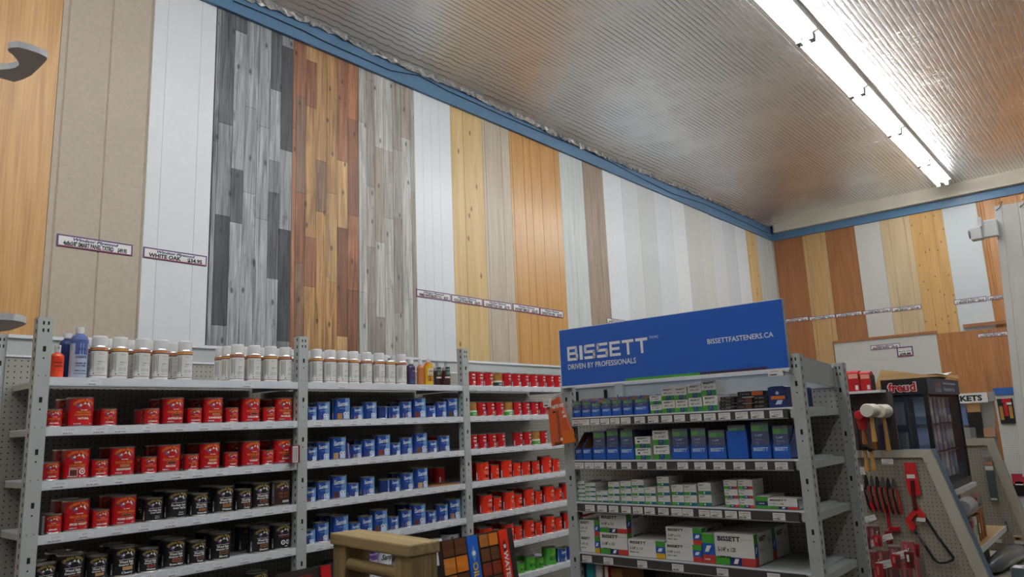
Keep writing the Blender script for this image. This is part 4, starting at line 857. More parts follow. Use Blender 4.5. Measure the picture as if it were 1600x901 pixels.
# ---------------------------------------------------------------- boxes and trays on it
CT = {}
def put(o, x, y, z, rz=QT): o.location = (x, y, z); o.rotation_euler = (0, 0, rz)
def span(pl, pr, X, z): return min(y_at(pl, X, z), BYL-.0625), max(y_at(pr, X, z), BYL-(1.234 if X < BX+.2 else 1.4))
SHB = ['first', 'second', 'third', 'fourth', 'fifth']
def fbox(style, w_, h, d, seed=0, txt='5/8" x 1/4"'):
    mb = MB().box((0, 0, 0), (w_, d, h), CARD); p = Print(); sd = Print()
    if style == 'staple':
        p.text('BISSETT', w_*.5, h*.78, h*.12, BLACK, width=w_*.7, bold=.03); p.text(txt, w_*.5, h*.5, h*.13, BLACK, width=w_*.66, bold=.02)
        p.rect(0, 0, w_*.34, h*.36, GREEN, 1); p.rect(w_*.34, 0, w_*.66, h*.36, NAVY, 1); p.rect(w_*.66, 0, w_, h*.36, ink('mid_green', 40, 130, 70), 1)
        p.frame(w_*.42, h*.06, w_*.58, h*.3, w_*.04, LBLUE, 2); p.rect(w_*.46, h*.05, w_*.54, h*.2, NAVY, 3)
        sd.bars(d*.2, h*.3, d*.6, h*.34, 6, GREY, 1, 4, .6)
    elif style == 'slim':
        p.text('BISSETT', w_*.3, h*.74, h*.16, GREY, width=w_*.4, bold=.03); p.text(txt, w_*.32, h*.46, h*.14, GREY, width=w_*.42); p.bars(w_*.55, h*.55, w_*.9, h*.62, 5, ink('pale_grey', 196, 192, 196), 1, 5, .7)
        p.rect(0, 0, w_*.36, h*.3, GREEN, 1); p.rect(w_*.36, 0, w_, h*.3, TEAL, 1); p.rect(w_*.42, h*.06, w_*.52, h*.25, WHITE, 2)
    elif style == 'slimred':
        p.text('BISSETT', w_*.3, h*.78, h*.12, GREY, width=w_*.36, bold=.03); p.bars(w_*.06, h*.44, w_*.34, h*.6, 3, GREY, 1, 5, .5); p.bars(w_*.5, h*.6, w_*.9, h*.66, 5, ink('pale_grey', 196, 192, 196), 1, 5, .7)
        p.rect(0, 0, w_*.34, h*.3, GREEN, 1); p.rect(w_*.34, 0, w_*.7, h*.3, NAVY, 1); p.rect(w_*.7, 0, w_, h*.3, ink('brick', 190, 60, 50), 1); p.rect(w_*.42, h*.1, w_*.6, h*.22, PALE, 2)
        sd.bars(d*.2, h*.4, d*.6, h*.5, 6, GREY, 1, 4, .6)
    elif style == 'nail':
        c = w_*.76 if seed % 2 == 0 else w_
        p.text('BISSETT', c*.37, h*.76, h*.15, BLACK, width=c*.58, bold=.035); p.text(txt, c*.3, h*.42, h*.14, BLACK, width=c*.46, bold=.02); p.bars(c*.05, h*.22, c*.4, h*.28, 6, GREY, 1, seed, .8); p.bars(c*.68, h*.8, c*.94, h*.84, 5, ink('pale_grey', 196, 192, 196), 1, 7, .7)
        if c < w_:
            p.rect(c, h*.68, w_, h, GREEN, 1); p.rect(c, h*.3, w_, h*.68, BISB, 1); p.rect(c, 0, w_, h*.3, (YELL, ink('brick', 190, 60, 50))[seed//2 % 2], 1); m_ = (c+w_)/2; q_ = (w_-c)*.3
            p.poly([(m_-q_, h*.4), (m_+q_*.4, h*.4), (m_+q_, h*.6), (m_-q_*.4, h*.6)], WHITE, 2)
        else:
            p.rect(0, 0, w_*.36, h*.25, GREEN, 1); p.rect(w_*.36, 0, w_*.66, h*.25, NAVY, 1); p.rect(w_*.66, 0, w_, h*.25, ink('brick', 190, 60, 50), 1); p.poly([(w_*.45, h*.05), (w_*.55, h*.05), (w_*.6, h*.21), (w_*.5, h*.21)], WHITE, 2)
        sd.rect(0, h*.68, d*.2, h, GREEN, 1); sd.rect(0, h*.28, d*.2, h*.68, BISB, 1); sd.rect(0, 0, d*.2, h*.28, ink('brick', 190, 60, 50), 1); sd.poly([(d*.05, h*.4), (d*.11, h*.4), (d*.15, h*.6), (d*.09, h*.6)], WHITE, 2)
        sd.text('BISSETT', d*.48, h*.74, h*.14, BLACK, width=d*.38, bold=.035); sd.text(txt, d*.42, h*.4, h*.12, BLACK, width=d*.3); sd.bars(d*.78, h*.6, d*.92, h*.8, 4, GREY, 1, 9, .6)
    elif style == 'end':
        p.rect(0, h*.68, w_, h, GREEN, 1); p.rect(0, h*.28, w_, h*.68, BISB, 1); p.rect(0, 0, w_, h*.28, ink('brick', 190, 60, 50), 1); p.poly([(w_*.2, h*.38), (w_*.5, h*.38), (w_*.75, h*.6), (w_*.4, h*.6)], WHITE, 2); p.bars(w_*.15, h*.1, w_*.6, h*.16, 5, WHITE, 2, 3, .6)
    elif style == 'greenend':
        p.rect(0, 0, w_, h, GREEN, 1); p.rect(0, h*.25, w_, h*.6, NAVY, 2); p.bars(w_*.25, h*.38, w_*.75, h*.46, 5, WHITE, 3, 3, .7)
    p.flat(mb, (0, 0, 0), (1, 0, 0), (0, 0, 1)); sd.flat(mb, (w_, 0, 0), (0, 1, 0), (0, 0, 1))
    return mb
def stack(style, s, pl, pr, ptop, n, idx, X=BX+.014, d=.12, txt='5/8" x 1/4"', names=None, jig=.003):
    z = BZ[s]+.004; ya, yb = span(pl, pr, X, z+.03); w_ = ya-yb-.002; H = RX((pl+pr)/2, ptop, X).z-z; h = H/n
    for k in range(n):
        o = fbox(style, w_, h-.0012, d, idx, txt).build('fastener_box'); put(o, X+R.uniform(0, jig), ya-.001+R.uniform(-jig, jig)*.4, z+k*h)
        if names: lab = names if n == 1 else names+', '+('bottom' if k == 0 else 'top')
        else:
            pos = 'alone in' if n == 1 else ('bottom of' if k == 0 else ('top of' if k == n-1 else '%s from bottom in' % ORD[k]))
            lab = 'white fastener box, %s %s stack from paint side, %s shelf under sign' % (pos, ORD[idx], SHB[s])
        tag(o, lab, 'box', 'white fastener boxes, %s shelf under the sign' % SHB[s])
def tray(s, pl, pr, idx, pack=True, ptop=None, hf=.04, d=.2, X=BX+.012, plain=False):
    z = BZ[s]+.004; ya, yb = span(pl, pr, X, z+.02); w_ = ya-yb-.002; hs = min(hf*2.4, .17); t = .002
    mb = MB().box((0, 0, 0), (w_, t, hf), BISB).box((0, 0, 0), (w_, d, t), KRAFT).box((0, d-t, 0), (w_, d, hs), BISB)
    for x in (0, w_-t): mb.prism([(x, t, 0), (x, d, 0), (x, d, hs), (x, d*.45, hs), (x, t, hf)], (t, 0, 0), BISB)
    mb.add([(t+.0004, t, t), (t+.0004, d-t, t), (t+.0004, d-t, hs-.002), (t+.0004, d*.45, hs-.002), (t+.0004, t, hf-.001)], [(0, 1, 2, 3, 4)], KRAFT)
    mb.add([(w_-t-.0004, t, t), (w_-t-.0004, d-t, t), (w_-t-.0004, d-t, hs-.002), (w_-t-.0004, d*.45, hs-.002), (w_-t-.0004, t, hf-.001)], [(4, 3, 2, 1, 0)], KRAFT)
    p = Print(); p.text('BISSETT', w_/2, hf*.6, hf*.26, PALE, width=w_*.74, bold=.04) if not plain else None; p.frame(0, 0, w_, hf, .0012, NAVY, 1); p.flat(mb, (0, 0, 0), (1, 0, 0), (0, 0, 1))
    o = mb.build('fastener_tray'); put(o, X, ya-.001, z); tag(o, 'blue cardboard tray, %s from the paint side, %s shelf under sign' % (ORD[idx], SHB[s]), 'tray', 'blue trays, %s shelf under the sign' % SHB[s])
    if pack:
        H = RX((pl+pr)/2, ptop, X+.02).z-z-.003; wp = w_*.86; dp = .06
        mb = MB().box((0, 0, 0), (wp, dp, H*.97), NAVY); p = Print(); p.rect(0, H*.74, wp, H*.9, GREEN, 1); p.rect(wp*.5, H*.74, wp, H*.9, ink('mid_green', 40, 130, 70), 2); p.rect(0, H*.9, wp, H*.97, ink('dusk', 70, 80, 100), 1)
        p.text('1-1/4"', wp*.42, H*.6, H*.055, PALE, width=wp*.42, bold=.03); p.bars(wp*.2, H*.5, wp*.75, H*.52, 6, LBLUE, 1, idx, .8); p.frame(wp*.22, H*.28, wp*.36, H*.44, wp*.03, LBLUE, 1); p.bars(wp*.12, H*.22, wp*.8, H*.25, 6, PALE, 1, idx+3, .7)
        p.flat(mb, (0, 0, 0), (1, 0, 0), (0, 0, 1)); o = mb.build('fastener_pack'); put(o, X+.006, ya-.001-w_*.07, z+.003)
        c = MB().box((-.001, -.003, -.0005), (wp+.001, dp+.002, H), CLEAR).build('clear_cover', o)
        tag(o, 'navy pack with green band in the %s tray from paint side, %s shelf' % (ORD[idx], SHB[s]), 'pack', 'clear-topped packs, %s shelf under the sign' % SHB[s])
# first shelf
for i, (a, b, t) in enumerate(((893.5, 908, 626), (909, 923.5, 626), (924, 939, 629), (940, 955.5, 624), (956, 971.5, 624), (973, 988.5, 624), (991, 1013, 622))): tray(0, a, b, i, True, t)
stack('staple', 0, 1015.5, 1034, 617, 2, 0, txt='1/4"')
for i, (a, b, t) in enumerate(((1034.5, 1055, 605), (1055.5, 1075, 604), (1076, 1097, 599.5), (1098, 1121, 593.5))): stack('staple', 0, a, b, t, 2, i+1, d=.14, txt=('5/8" x 1/4"', '5/8" x 3/8"', '5/8" x 3/4"', '3/4" x 1/2"')[i])
def clam(pl, pr, pt, pb_, label, m1, m2, n=3, X=BX+.02, zoff=0):
    z = BZ[0]+.004+zoff; ya, yb = span(pl, pr, X, z+.02); w_ = ya-yb; h = (RX((pl+pr)/2, pt, X).z-RX((pl+pr)/2, pb_, X).z)
    mb = MB()
    mb.box((0, 0, 0), (w_, .09, h), m1)
    p = Print()
    if m2: p.rect(w_*.55, h*.1, w_*.98, h*.9, m2, 1); p.bars(w_*.1, h*.3, w_*.5, h*.6, 5, GREY, 1, 3, .4)
    else: p.bars(w_*.12, h*.4, w_*.85, h*.7, 3, GREY, 1, 8, .8)
    p.flat(mb, (0, 0, 0), (1, 0, 0), (0, 0, 1)); o = mb.build('accessory_case'); put(o, X, ya, z); tag(o, label, 'case', 'dark flat cases on the first shelf under the sign'); return h
hh = 0
for k in range(4):
    hh = clam(1125, 1147, 624+ .0, 628.5, 'thin black case, %s from bottom of the stack next to the white boxes' % ORD[k], BLACKP, None, zoff=k*.0155)
for k in range(2): clam(1151, 1175, 624, 632, 'brown-ended black case, %s in the pile beside the thin black cases' % ('lower' if k == 0 else 'middle'), BLACKP, BROWN, zoff=k*.027)
for k in range(3): clam(1177, 1199, 624, 630, 'small black case, %s from bottom, beside the blue pouch' % ORD[k], BLACKP, None, zoff=k*.0185)
clam(1152, 1192, 614.5, 622, 'orange-ended black case lying on top of the brown-ended ones', BLACKP, ink('amber', 190, 92, 36), zoff=.0565)
def pouch(pl, pr, pt, label, X, d):
    z = BZ[0]+.004; ya, yb = span(pl, pr, X, z+.05); w_ = ya-yb; h = RX((pl+pr)/2, pt, X).z-z
    mb = MB().prism([(0, 0, 0), (w_, 0, 0), (w_, 0, h*.95), (w_*.8, 0, h), (w_*.2, 0, h), (0, 0, h*.95)], (0, d, 0), NAVY); p = Print(); p.disc(w_*.5, h*.68, w_*.09, PALE, 1); p.rect(w_*.14, h*.38, w_*.9, h*.54, ORANGE, 1); p.poly([(w_*.34, h*.14), (w_*.66, h*.14), (w_*.78, h*.34), (w_*.48, h*.34)], PALE, 1); p.flat(mb, (0, 0, 0), (1, 0, 0), (0, 0, 1))
    o = mb.build('pouch'); put(o, X, ya, z); tag(o, label, 'pouch')
pouch(1200.5, 1229, 603, 'dark blue pouch with orange stripe in front of the corner post', BX+.02, .07)
pouch(1250, 1263, 605, 'second blue and orange pouch, seen past the corner post', BX+.3, .05)
# second shelf
for i, (a, b, pk, t) in enumerate(((896, 910, 0, 0), (910.5, 925, 0, 0), (926.5, 947, 1, 672), (948, 968, 1, 668), (969, 991, 1, 670))): tray(1, a, b, i, bool(pk), t or None, .058)
stack('staple', 1, 992.5, 1017, 681.5, 2, 0, txt='1"'); stack('staple', 1, 1021, 1046, 672, 2, 1, txt='1-1/2"')
for i, (a, b, pk, t, pl_) in enumerate(((1050, 1078, 1, 669, 0), (1079.5, 1106, 1, 668, 0), (1107, 1136, 1, 671, 0), (1137.5, 1170, 1, 663, 1), (1174, 1206, 1, 658, 0), (1208, 1236, 1, 664, 0))): tray(1, a, b, i+5, True, t, .058 if not pl_ else .125, plain=bool(pl_))
# third shelf
for i, (a, b, t, n) in enumerate(((899, 914, 751.5, 5), (915, 931, 754, 4), (932, 949.5, 767, 2), (950.5, 968, 752.5, 3), (970, 987, 751, 3), (988, 1007, 749, 3), (1008.5, 1025.5, 761, 2), (1028, 1047, 744, 3), (1050, 1069, 757, 2), (1069.5, 1089, 757, 2), (1091.5, 1112, 754, 2))): stack('slim', 2, a, b, t, n, i, d=.15 if i != 10 else .2)
for i, (a, b, t) in enumerate(((1132.5, 1154, 749.5), (1155, 1178, 749))): stack('slimred', 2, a, b, t, 3, i+11, d=.12)
stack('greenend', 2, 1180, 1199, 775, 1, 0, d=.2, names='green and navy box end beside a long white box, third shelf')
stack('nail', 2, 1199.5, 1246, 778, 1, 1, d=.09, txt='1-1/2" x .148', names='long white nail box against the corner post, third shelf under sign')
stack('slim', 2, 1262, 1274, 777, 1, 2, X=BX+.3, d=.06, names='small white box seen past the corner post, third shelf')
# fourth shelf
def nailbox(pl, pr, pt, pb_, seed, txt, label, d=.22, X=BX+.014, zoff=None):
    z = BZ[3]+.004 if zoff is None else zoff; ya, yb = span(pl, pr, X, z+.03); w_ = ya-yb; h = RX((pl+pr)/2, pt, X).z-RX((pl+pr)/2, pb_, X).z
    o = fbox('nail', w_, h, d, seed, txt).build('nail_box'); put(o, X, ya, z); tag(o, label, 'box', 'nail boxes on the fourth shelf under the sign'); return z+h+.0005
z2 = nailbox(901, 937, 836.5, 862, 0, '1-1/4" x .120', 'lower white nail box with yellow corner band, against paint-side post')
nailbox(901, 936, 812, 836, 2, '1-1/4" x .120', 'upper white nail box with a torn front, against paint-side post', zoff=z2)
z2 = nailbox(938.5, 981, 834, 867, 1, '2-1/8" x .131', 'lower white nail box, second stack from paint side, fourth shelf')
nailbox(937, 979, 804, 833, 3, '2-1/8" x .131', 'upper white nail box, second stack from paint side, fourth shelf', zoff=z2)
nailbox(982, 1039, 844.5, 871, 0, '2-3/8" x .113', 'single white nail box with yellow band between two stacks, fourth shelf')
z2 = nailbox(1040, 1097, 851, 877, 2, '2-3/8" x .113', 'lower long white nail box with red band, third stack from paint side')
nailbox(1041, 1096.5, 825.5, 851, 2, '2-3/8" x .113', 'upper long white nail box with red band, third stack from paint side', zoff=z2)
z = BZ[3]+.004; ya, yb = span(1098, 1118, BX+.014, z+.03); o = fbox('end', ya-yb-.002, .128, .2).build('nail_box'); put(o, BX+.014, ya-.001, z); tag(o, 'blue and red nail box end beside the tall white nail box', 'box', 'nail boxes on the fourth shelf under the sign')
ya, yb = span(1118.5, 1180, BX+.014, z+.03); w_ = ya-yb
o = fbox('nail', w_, .135, .2, 1, '3-1/4" x .120').build('nail_box'); put(o, BX+.014, ya-.001, z); tag(o, 'tall white nail box at the front edge beside empty shelf space', 'box', 'nail boxes on the fourth shelf under the sign')
o = fbox('nail', w_, .135, .2, 1, '3-1/4" x .120').build('nail_box'); put(o, BX+.22, ya-.001, z); tag(o, 'tall white nail box directly behind the front one, by the empty space', 'box', 'nail boxes on the fourth shelf under the sign')
ya2, yb2 = span(1106, 1136, BX+.25, z+.15); o = fbox('nail', ya2-yb2, .1, .17, 1).build('nail_box'); put(o, BX+.28, ya2+.06, z); tag(o, 'shaded nail box at the back, behind the long red-banded ones', 'box', 'nail boxes on the fourth shelf under the sign')
# crumpled dark red wrapper on the paint-side stack
q = MB().prism([(0, 0, 0), (.1, 0, .026), (.105, 0, .036), (.06, 0, .026), (0, 0, .012)], (0, .05, 0), DRED).build('wrapper'); put(q, BX+.016, min(y_at(901, BX+.02, BZ[3]+.2), BYL-.063), BZ[3]+.004+.1655); tag(q, 'torn dark red wrapper on top of the paint-side nail boxes', 'wrapper')
# fifth shelf: leaning folders and a kraft box
def slabthing(name, pl, pr, h, X, d, mats, label, cat, s=4, tilt=0):
    z = BZ[s]+.004; ya, yb = span(pl, pr, X, z+h*.8); w_ = ya-yb; mb = MB().box((0, 0, 0), (w_, d, h), mats[0]); p = Print()
    if len(mats) > 1: p.rect(w_*.15, h*.5, w_*.85, h*.95, mats[1], 1)
    p.flat(mb, (0, 0, 0), (1, 0, 0), (0, 0, 1)); o = mb.build(name); put(o, X, ya, z); o.rotation_euler = (0, tilt, QT); tag(o, label, cat)
slabthing('folder', 911, 915.5, .19, BX+.03, .12, [BLACKP], 'thin black folder standing beside the teal one, fifth shelf', 'folder')
slabthing('folder', 916, 929, .195, BX+.03, .12, [ink('teal2', 30, 130, 140), ink('teal3', 40, 150, 160)], 'teal folder standing on the fifth shelf under the sign', 'folder')
slabthing('folder', 930, 942, .19, BX+.03, .12, [GREYP, BPANEL], 'pale grey folder standing beside the teal one, fifth shelf', 'folder')
slabthing('candy_striped_pack', 944, 951, .19, BX+.03, .08, [RED, CARD], 'red and white striped pack beside the pale grey folder, fifth shelf', 'pack')
slabthing('carton', 954, 973, .175, BX+.05, .2, [KRAFT], 'brown cardboard carton in shadow on the fifth shelf', 'carton')
slabthing('carton', 984, 1000, .2, BX+.28, .15, [BLACKP], 'black carton at the back of the fifth shelf', 'carton')
# hook with price tag on the corner post, and the orange kit hanging on the other post
def wire(name, pts, r, label, tagpts=None, mat=CHROME):
    o = MB().tube(pts, r, mat, 6).build(name); tag(o, label, 'hook'); 
    if tagpts:
        a, wt, ht, ux = tagpts; mb = MB(); n = Vector(ux).cross(Vector((0, 0, 1))); A = Vector(a); U = Vector(ux)
        mb.add([A, A+U*wt, A+U*wt+Vector((0, 0, ht)), A+Vector((0, 0, ht)), A-n*.002, A+U*wt-n*.002, A+U*wt+Vector((0, 0, ht))-n*.002, A+Vector((0, 0, ht))-n*.002], [(0, 1, 2, 3), (7, 6, 5, 4), (0, 4, 5, 1), (1, 5, 6, 2), (2, 6, 7, 3), (3, 7, 4, 0)], CARD)
        p = Print(); p.bars(wt*.15, ht*.55, wt*.85, ht*.75, 7, ink('pale_grey', 196, 192, 196), 1, 3, .8); p.bars(wt*.1, ht*.12, wt*.6, ht*.28, 6, BLACK, 1, 5, .7); p.flat(mb, A, U, (0, 0, 1)); mb.build('price_tag', o)
    return o
a = RX(1240, 584, BX-.002); b = RX(1222, 580, BX-.09); c = RX(1200.5, 588, BX-.09); d_ = RX(1224, 588, BX-.09)
wire('display_hook', [a, a+Vector((-.05, .0, .004)), b], .003, 'wire hook with a white tag on the corner post below the sign', (c, c.y-d_.y, RX(1200.5, 577, BX-.09).z-c.z, (0, -1, 0)))
KX = BX-.075
a = RX(881, 615, BX-.004); b = RX(861, 622, KX)
wire('display_hook', [a, (a+b)/2+Vector((0, 0, .006)), b], .003, 'wire hook with a white tag on the paint-side post', (RX(849, 636, KX-.012), .052, .042, (0, -1, 0)))
k0, k1, k2, k3 = RX(855, 631, KX), RX(872, 619, KX), RX(898.5, 690, KX), RX(862, 697, KX)
mb = MB().prism([k0, k3, k2, k1], (.014, 0, 0), ink('kit_orange', 206, 92, 46)); ux = (k2-k3).normalized(); uy = (k0-k3).normalized(); W_, H_ = (k2-k3).length, (k0-k3).length
p = Print(); p.text('PARTS KIT', W_*.42, H_*.86, .017, WHITE, width=W_*.6, bold=.05); p.rect(W_*.34, H_*.1, W_*.46, H_*.8, ink('rod_brown', 150, 70, 40), 1); p.rect(W_*.62, H_*.6, W_*.75, H_*.66, CARD, 1); p.rect(W_*.2, H_*.75, W_*.32, H_*.8, BLACK, 1); p.rect(W_*.5, 0, W_, H_*.3, ORANGE, 1); p.disc(W_*.46, H_*.12, .008, CARD, 2); p.rect(W_*.15, 0, W_*.45, H_*.07, BROWN, 2); p.rect(W_*.6, H_*.7, W_*.68, H_*.76, CARD, 2)
p.flat(mb, k3, ux, uy); o = mb.build('parts_kit'); tag(o, 'orange hanging kit in a long bag on the paint-side post', 'kit')

# ================================================================ wooden post frame in front of the paint
PT = wood('treated_post', (112, 94, 58), (164, 142, 98), 1.2, .7, axis='Z', off=51, spots=.15, knots=.5, knotcol=(70, 48, 24)); PTX = wood('treated_rail', (128, 110, 70), (172, 150, 108), 1.2, .7, axis='X', off=53)
A0, A1 = RZ(516, 832, CAMZ-.359), RZ(638, 851, CAMZ-.359); ev = (A1-A0); LN = ev.length; rz = math.atan2(ev.y, ev.x)
wf = empty('post_frame', (A0.x, A0.y, 0), rz); tag(wf, 'treated timber post frame with a rounded cap rail in front of the paint', 'post frame'); zt = CAMZ-.359
def wpart(mb, n, bv=.004): o = mb.build(n, wf, bevel=bv); return o
wpart(MB().box((-.002, -.002, zt-.04), (LN+.002, .125, zt), PTX), 'cap_rail', .006)
wpart(MB().box((.0, .012, 0), (.09, .115, zt-.04), PT), 'post'); wpart(MB().box((LN-.1, .012, 0), (LN-.002, .115, zt-.04), PT), 'post')
d0 = .035; wpart(MB().tube([(.085, d0, zt-.105), (LN-.1, d0, zt-.105)], .021, PTX, 16), 'rung', 0); wpart(MB().tube([(.085, .06, .3), (LN-.1, .06, .3)], .021, PTX, 16), 'rung', 0)

# ================================================================ leaning colour boards
p0 = RY(740, 835, 3.15); pb1 = RX(749, 901, 3.29); lean = (3.15-pb1.y)/(p0.z-pb1.z)
def colour_board(xa, xb, segs, label):
    """SEGS: (kind, x0, x1, data) along the board, top edge at height p0.z"""
    H = p0.z/math.cos(math.atan(lean))*.86; up = Vector((0, lean, 1)).normalized(); nrm = Vector((1, 0, 0)).cross(up)
    o = empty('colour_board', (xa, 3.15, p0.z)-up*H if False else tuple(Vector((xa, 3.15, p0.z))-up*H)); mb = MB()
    M = Matrix.Translation((0, 0, 0))
    def quad(x0, x1, v0, v1, mat, t): 
        vs = [Vector((x, 0, 0))+up*v+nrm*t2 for t2 in (-.012 if t == 0 else 0, t+.0) for x, v in ((x0, v0), (x1, v0), (x1, v1), (x0, v1))]
        return vs
    def plate(x0, x1, v0, v1, mat, t0, t1):
        m_ = MB(); vs = [Vector((x, 0, 0))+up*v+nrm*t for t in (t0, t1) for x, v in ((x0, v0), (x1, v0), (x1, v1), (x0, v1))]
        m_.add(vs, [(3, 2, 1, 0), (4, 5, 6, 7), (0, 1, 5, 4), (1, 2, 6, 5), (2, 3, 7, 6), (3, 0, 4, 7)], mat); return m_
    plate(0, xb-xa, 0, H, pm('board_black', (40, 30, 28), .5), -.014, 0).build('backing', o)
    for kind, x0, x1, data in segs:
        if kind == 'strip':
            m_ = plate(x0-xa, x1-xa, 0, H-.004, data[0], 0, .01); p = Print(); wd = x1-x0
            p.text(data[1], (x0+x1)/2-xa-wd*.22, H-data[3], wd*.5, data[2], rot=-math.pi/2, bold=.03, align='l')
            p.poly([((x0+x1)/2-xa-wd*.3, H-.1), ((x0+x1)/2-xa, H-.055), ((x0+x1)/2-xa+wd*.25, H-.1), ((x0+x1)/2-xa, H-.15)], LBLUE if data[0] == BISB else DRED, 1); p.disc((x0+x1)/2-xa, H-.1, wd*.16, WHITE, 2)
            p.flat(m_, nrm*.01, (1, 0, 0), up); m_.build('title_strip', o)
        else:
            for (cx0, cx1, v0, v1, mt) in data: plate(cx0-xa, cx1-xa, H-v1, H-v0, mt, 0, .006).build('swatch', o)
    tag(o, label, 'colour board'); return o
def swm_(n, a, b): return wood('stain_'+n, a, b, 2, .35, axis='X', off=len(n))
S1, S2, S3, S4, S5 = swm_('honey', (176, 104, 40), (206, 134, 60)), swm_('amber', (190, 100, 24), (218, 130, 40)), swm_('walnut', (74, 44, 26), (104, 64, 36)), swm_('cherry', (100, 36, 22), (136, 54, 32)), swm_('oak', (140, 84, 34), (170, 106, 50))
X_ = lambda px: RY(px, 850, 3.12).x
g = []
for r_, (m1, m2) in enumerate(((S3, S3), (S1, S2), (S5, S3), (S2, S5), (S4, S3))):
    v = -.0+.005+r_*.095
    g += [(X_(695), X_(712), v, v+.085, m1), (X_(714), X_(731), v, v+.085, m2)]
g2 = []
for r_, (m1, m2) in enumerate(((S5, S2), (S3, S3), (S4, S4), (S3, S3), (S4, S4))):
    v = .01+r_*.082
    g2 += [(X_(753), X_(766), v, v+.07, m1), (X_(768), X_(781), v, v+.07, m2)]
colour_board(X_(691), X_(806), [('sw', 0, 0, g), ('strip', X_(733), X_(749), (BISB, 'OIL BASE', YELL, .15)), ('sw', 0, 0, g2), ('strip', X_(783), X_(796), (ORED, 'WATER BASE', CARD, .125))], 'dark colour board with blue and orange-red strips, by crimson cans')
g3 = []
for r_ in range(5):
    v = .03+r_*.1; g3 += [(X_(447), X_(466), v, v+.085, S4), (X_(470), X_(491), v, v+.085, (S4, S3)[r_ % 2])]
colour_board(X_(440), X_(540), [('sw', 0, 0, g3), ('strip', X_(505), X_(520), (RED, 'GEL', WHITE, .25))], 'dark colour board with red-brown swatches behind the timber post frame')

# ================================================================ white stand with curved shelves at the edge of the picture
HZ = CAMZ+.93
pl = [(0, 620), (130, 610), (220, 590), (262, 560), (268, 530), (240, 480), (180, 410), (120, 365), (108, 335), (140, 312), (260, 302), (400, 340), (560, 395), (650, 440), (668, 465), (650, 495), (560, 590), (440, 700), (320, 760), (200, 795), (0, 735), (-300, 700), (-500, 640), (-300, 600)]
P1 = [RZ(x/9.01, 40+y/9.01, HZ) for x, y in pl]
P2 = [RZ(x, y, CAMZ+.29) for x, y in ((0, 499), (20, 500), (36, 503), (41, 505), (38, 508), (28, 512), (15, 516), (0, 518), (-40, 520), (-60, 510), (-40, 500))]
c1 = P1[21]; st = empty('display_stand', (c1.x, c1.y, 0)); tag(st, 'white stand with curved wing-shaped shelves at the golden oak sheet', 'display stand')
OFF = Vector((c1.x, c1.y, 0))
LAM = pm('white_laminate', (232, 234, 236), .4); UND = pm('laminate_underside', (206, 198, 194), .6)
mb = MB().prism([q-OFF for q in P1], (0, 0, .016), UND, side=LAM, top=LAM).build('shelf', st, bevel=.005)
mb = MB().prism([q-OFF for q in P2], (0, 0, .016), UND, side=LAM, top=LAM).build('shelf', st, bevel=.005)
MB().lathe([(.02, 0), (.02, HZ+.2), (0, HZ+.2)], LAM, 16, Matrix.Translation((0, 0, 0))).build('pole', st); MB().lathe([(.22, 0), (.22, .02), (0, .02)], LAM, 24).build('base', st)
# ================================================================ tool end display (sloped sides), front towards -X
TX = 5.6
tr, br_ = RX(1455, 702, TX), RX(1545, 901, TX); sl = (tr.y-br_.y)/(tr.z-br_.z)
td = empty('tool_display', (TX, tr.y, 0)); tag(td, 'beige pegboard end display with sloping side, hung with hand tools', 'display')
FR = pm('beige_frame', (186, 181, 166), .55, var=.03, scale=10); BLS = pm('blue_side', (74, 104, 128), .5)
YL = .85; ZT_ = tr.z
def tdp(mb, n): o = mb.build(n, td); return o
tdp(MB().prism([(.0, -sl*ZT_, .0), (0, YL, .0), (0, YL, ZT_), (0, 0, ZT_)], (.02, 0, 0), PEGT), 'peg_panel')
tdp(MB().prism([(-.02, .001, ZT_), (-.02, YL, ZT_), (-.02, YL, ZT_-.05), (-.02, .056, ZT_-.05)], (.04, 0, 0), FR), 'frame_rail')
tdp(MB().prism([(-.02, .0, ZT_), (-.02, .055, ZT_-.05), (-.02, .055-sl*(ZT_-.05), 0), (-.02, -sl*ZT_, 0)], (.04, 0, 0), FR), 'frame_rail')
tdp(MB().prism([(.02, 0, ZT_), (.02, -.0-sl*ZT_, 0), (.02, .2-sl*ZT_, 0), (.02, .2, ZT_)], (.12, 0, 0), BLS), 'side_panel')
tdp(MB().box((.03, .2, ZT_-.3), (.05, YL, 1.74), pm('dark_board', (74, 66, 62), .8)), 'upper_panel')  # plain dark brown board behind the hammers
tdp(MB().box((-.1, .24, 1.735), (.05, YL, 1.752), SHELFW), 'shelf'); tdp(MB().box((.02, .12, 0), (1.95, YL, .34), FR), 'base_deck')
tdp(MB().box((.02, .45, .34), (1.95, .5, 1.74), pm('dark_board', (74, 66, 62), .8)), 'spine_panel')
TF = TX-.03
def at(px, py, X=TF): return RX(px, py, X)
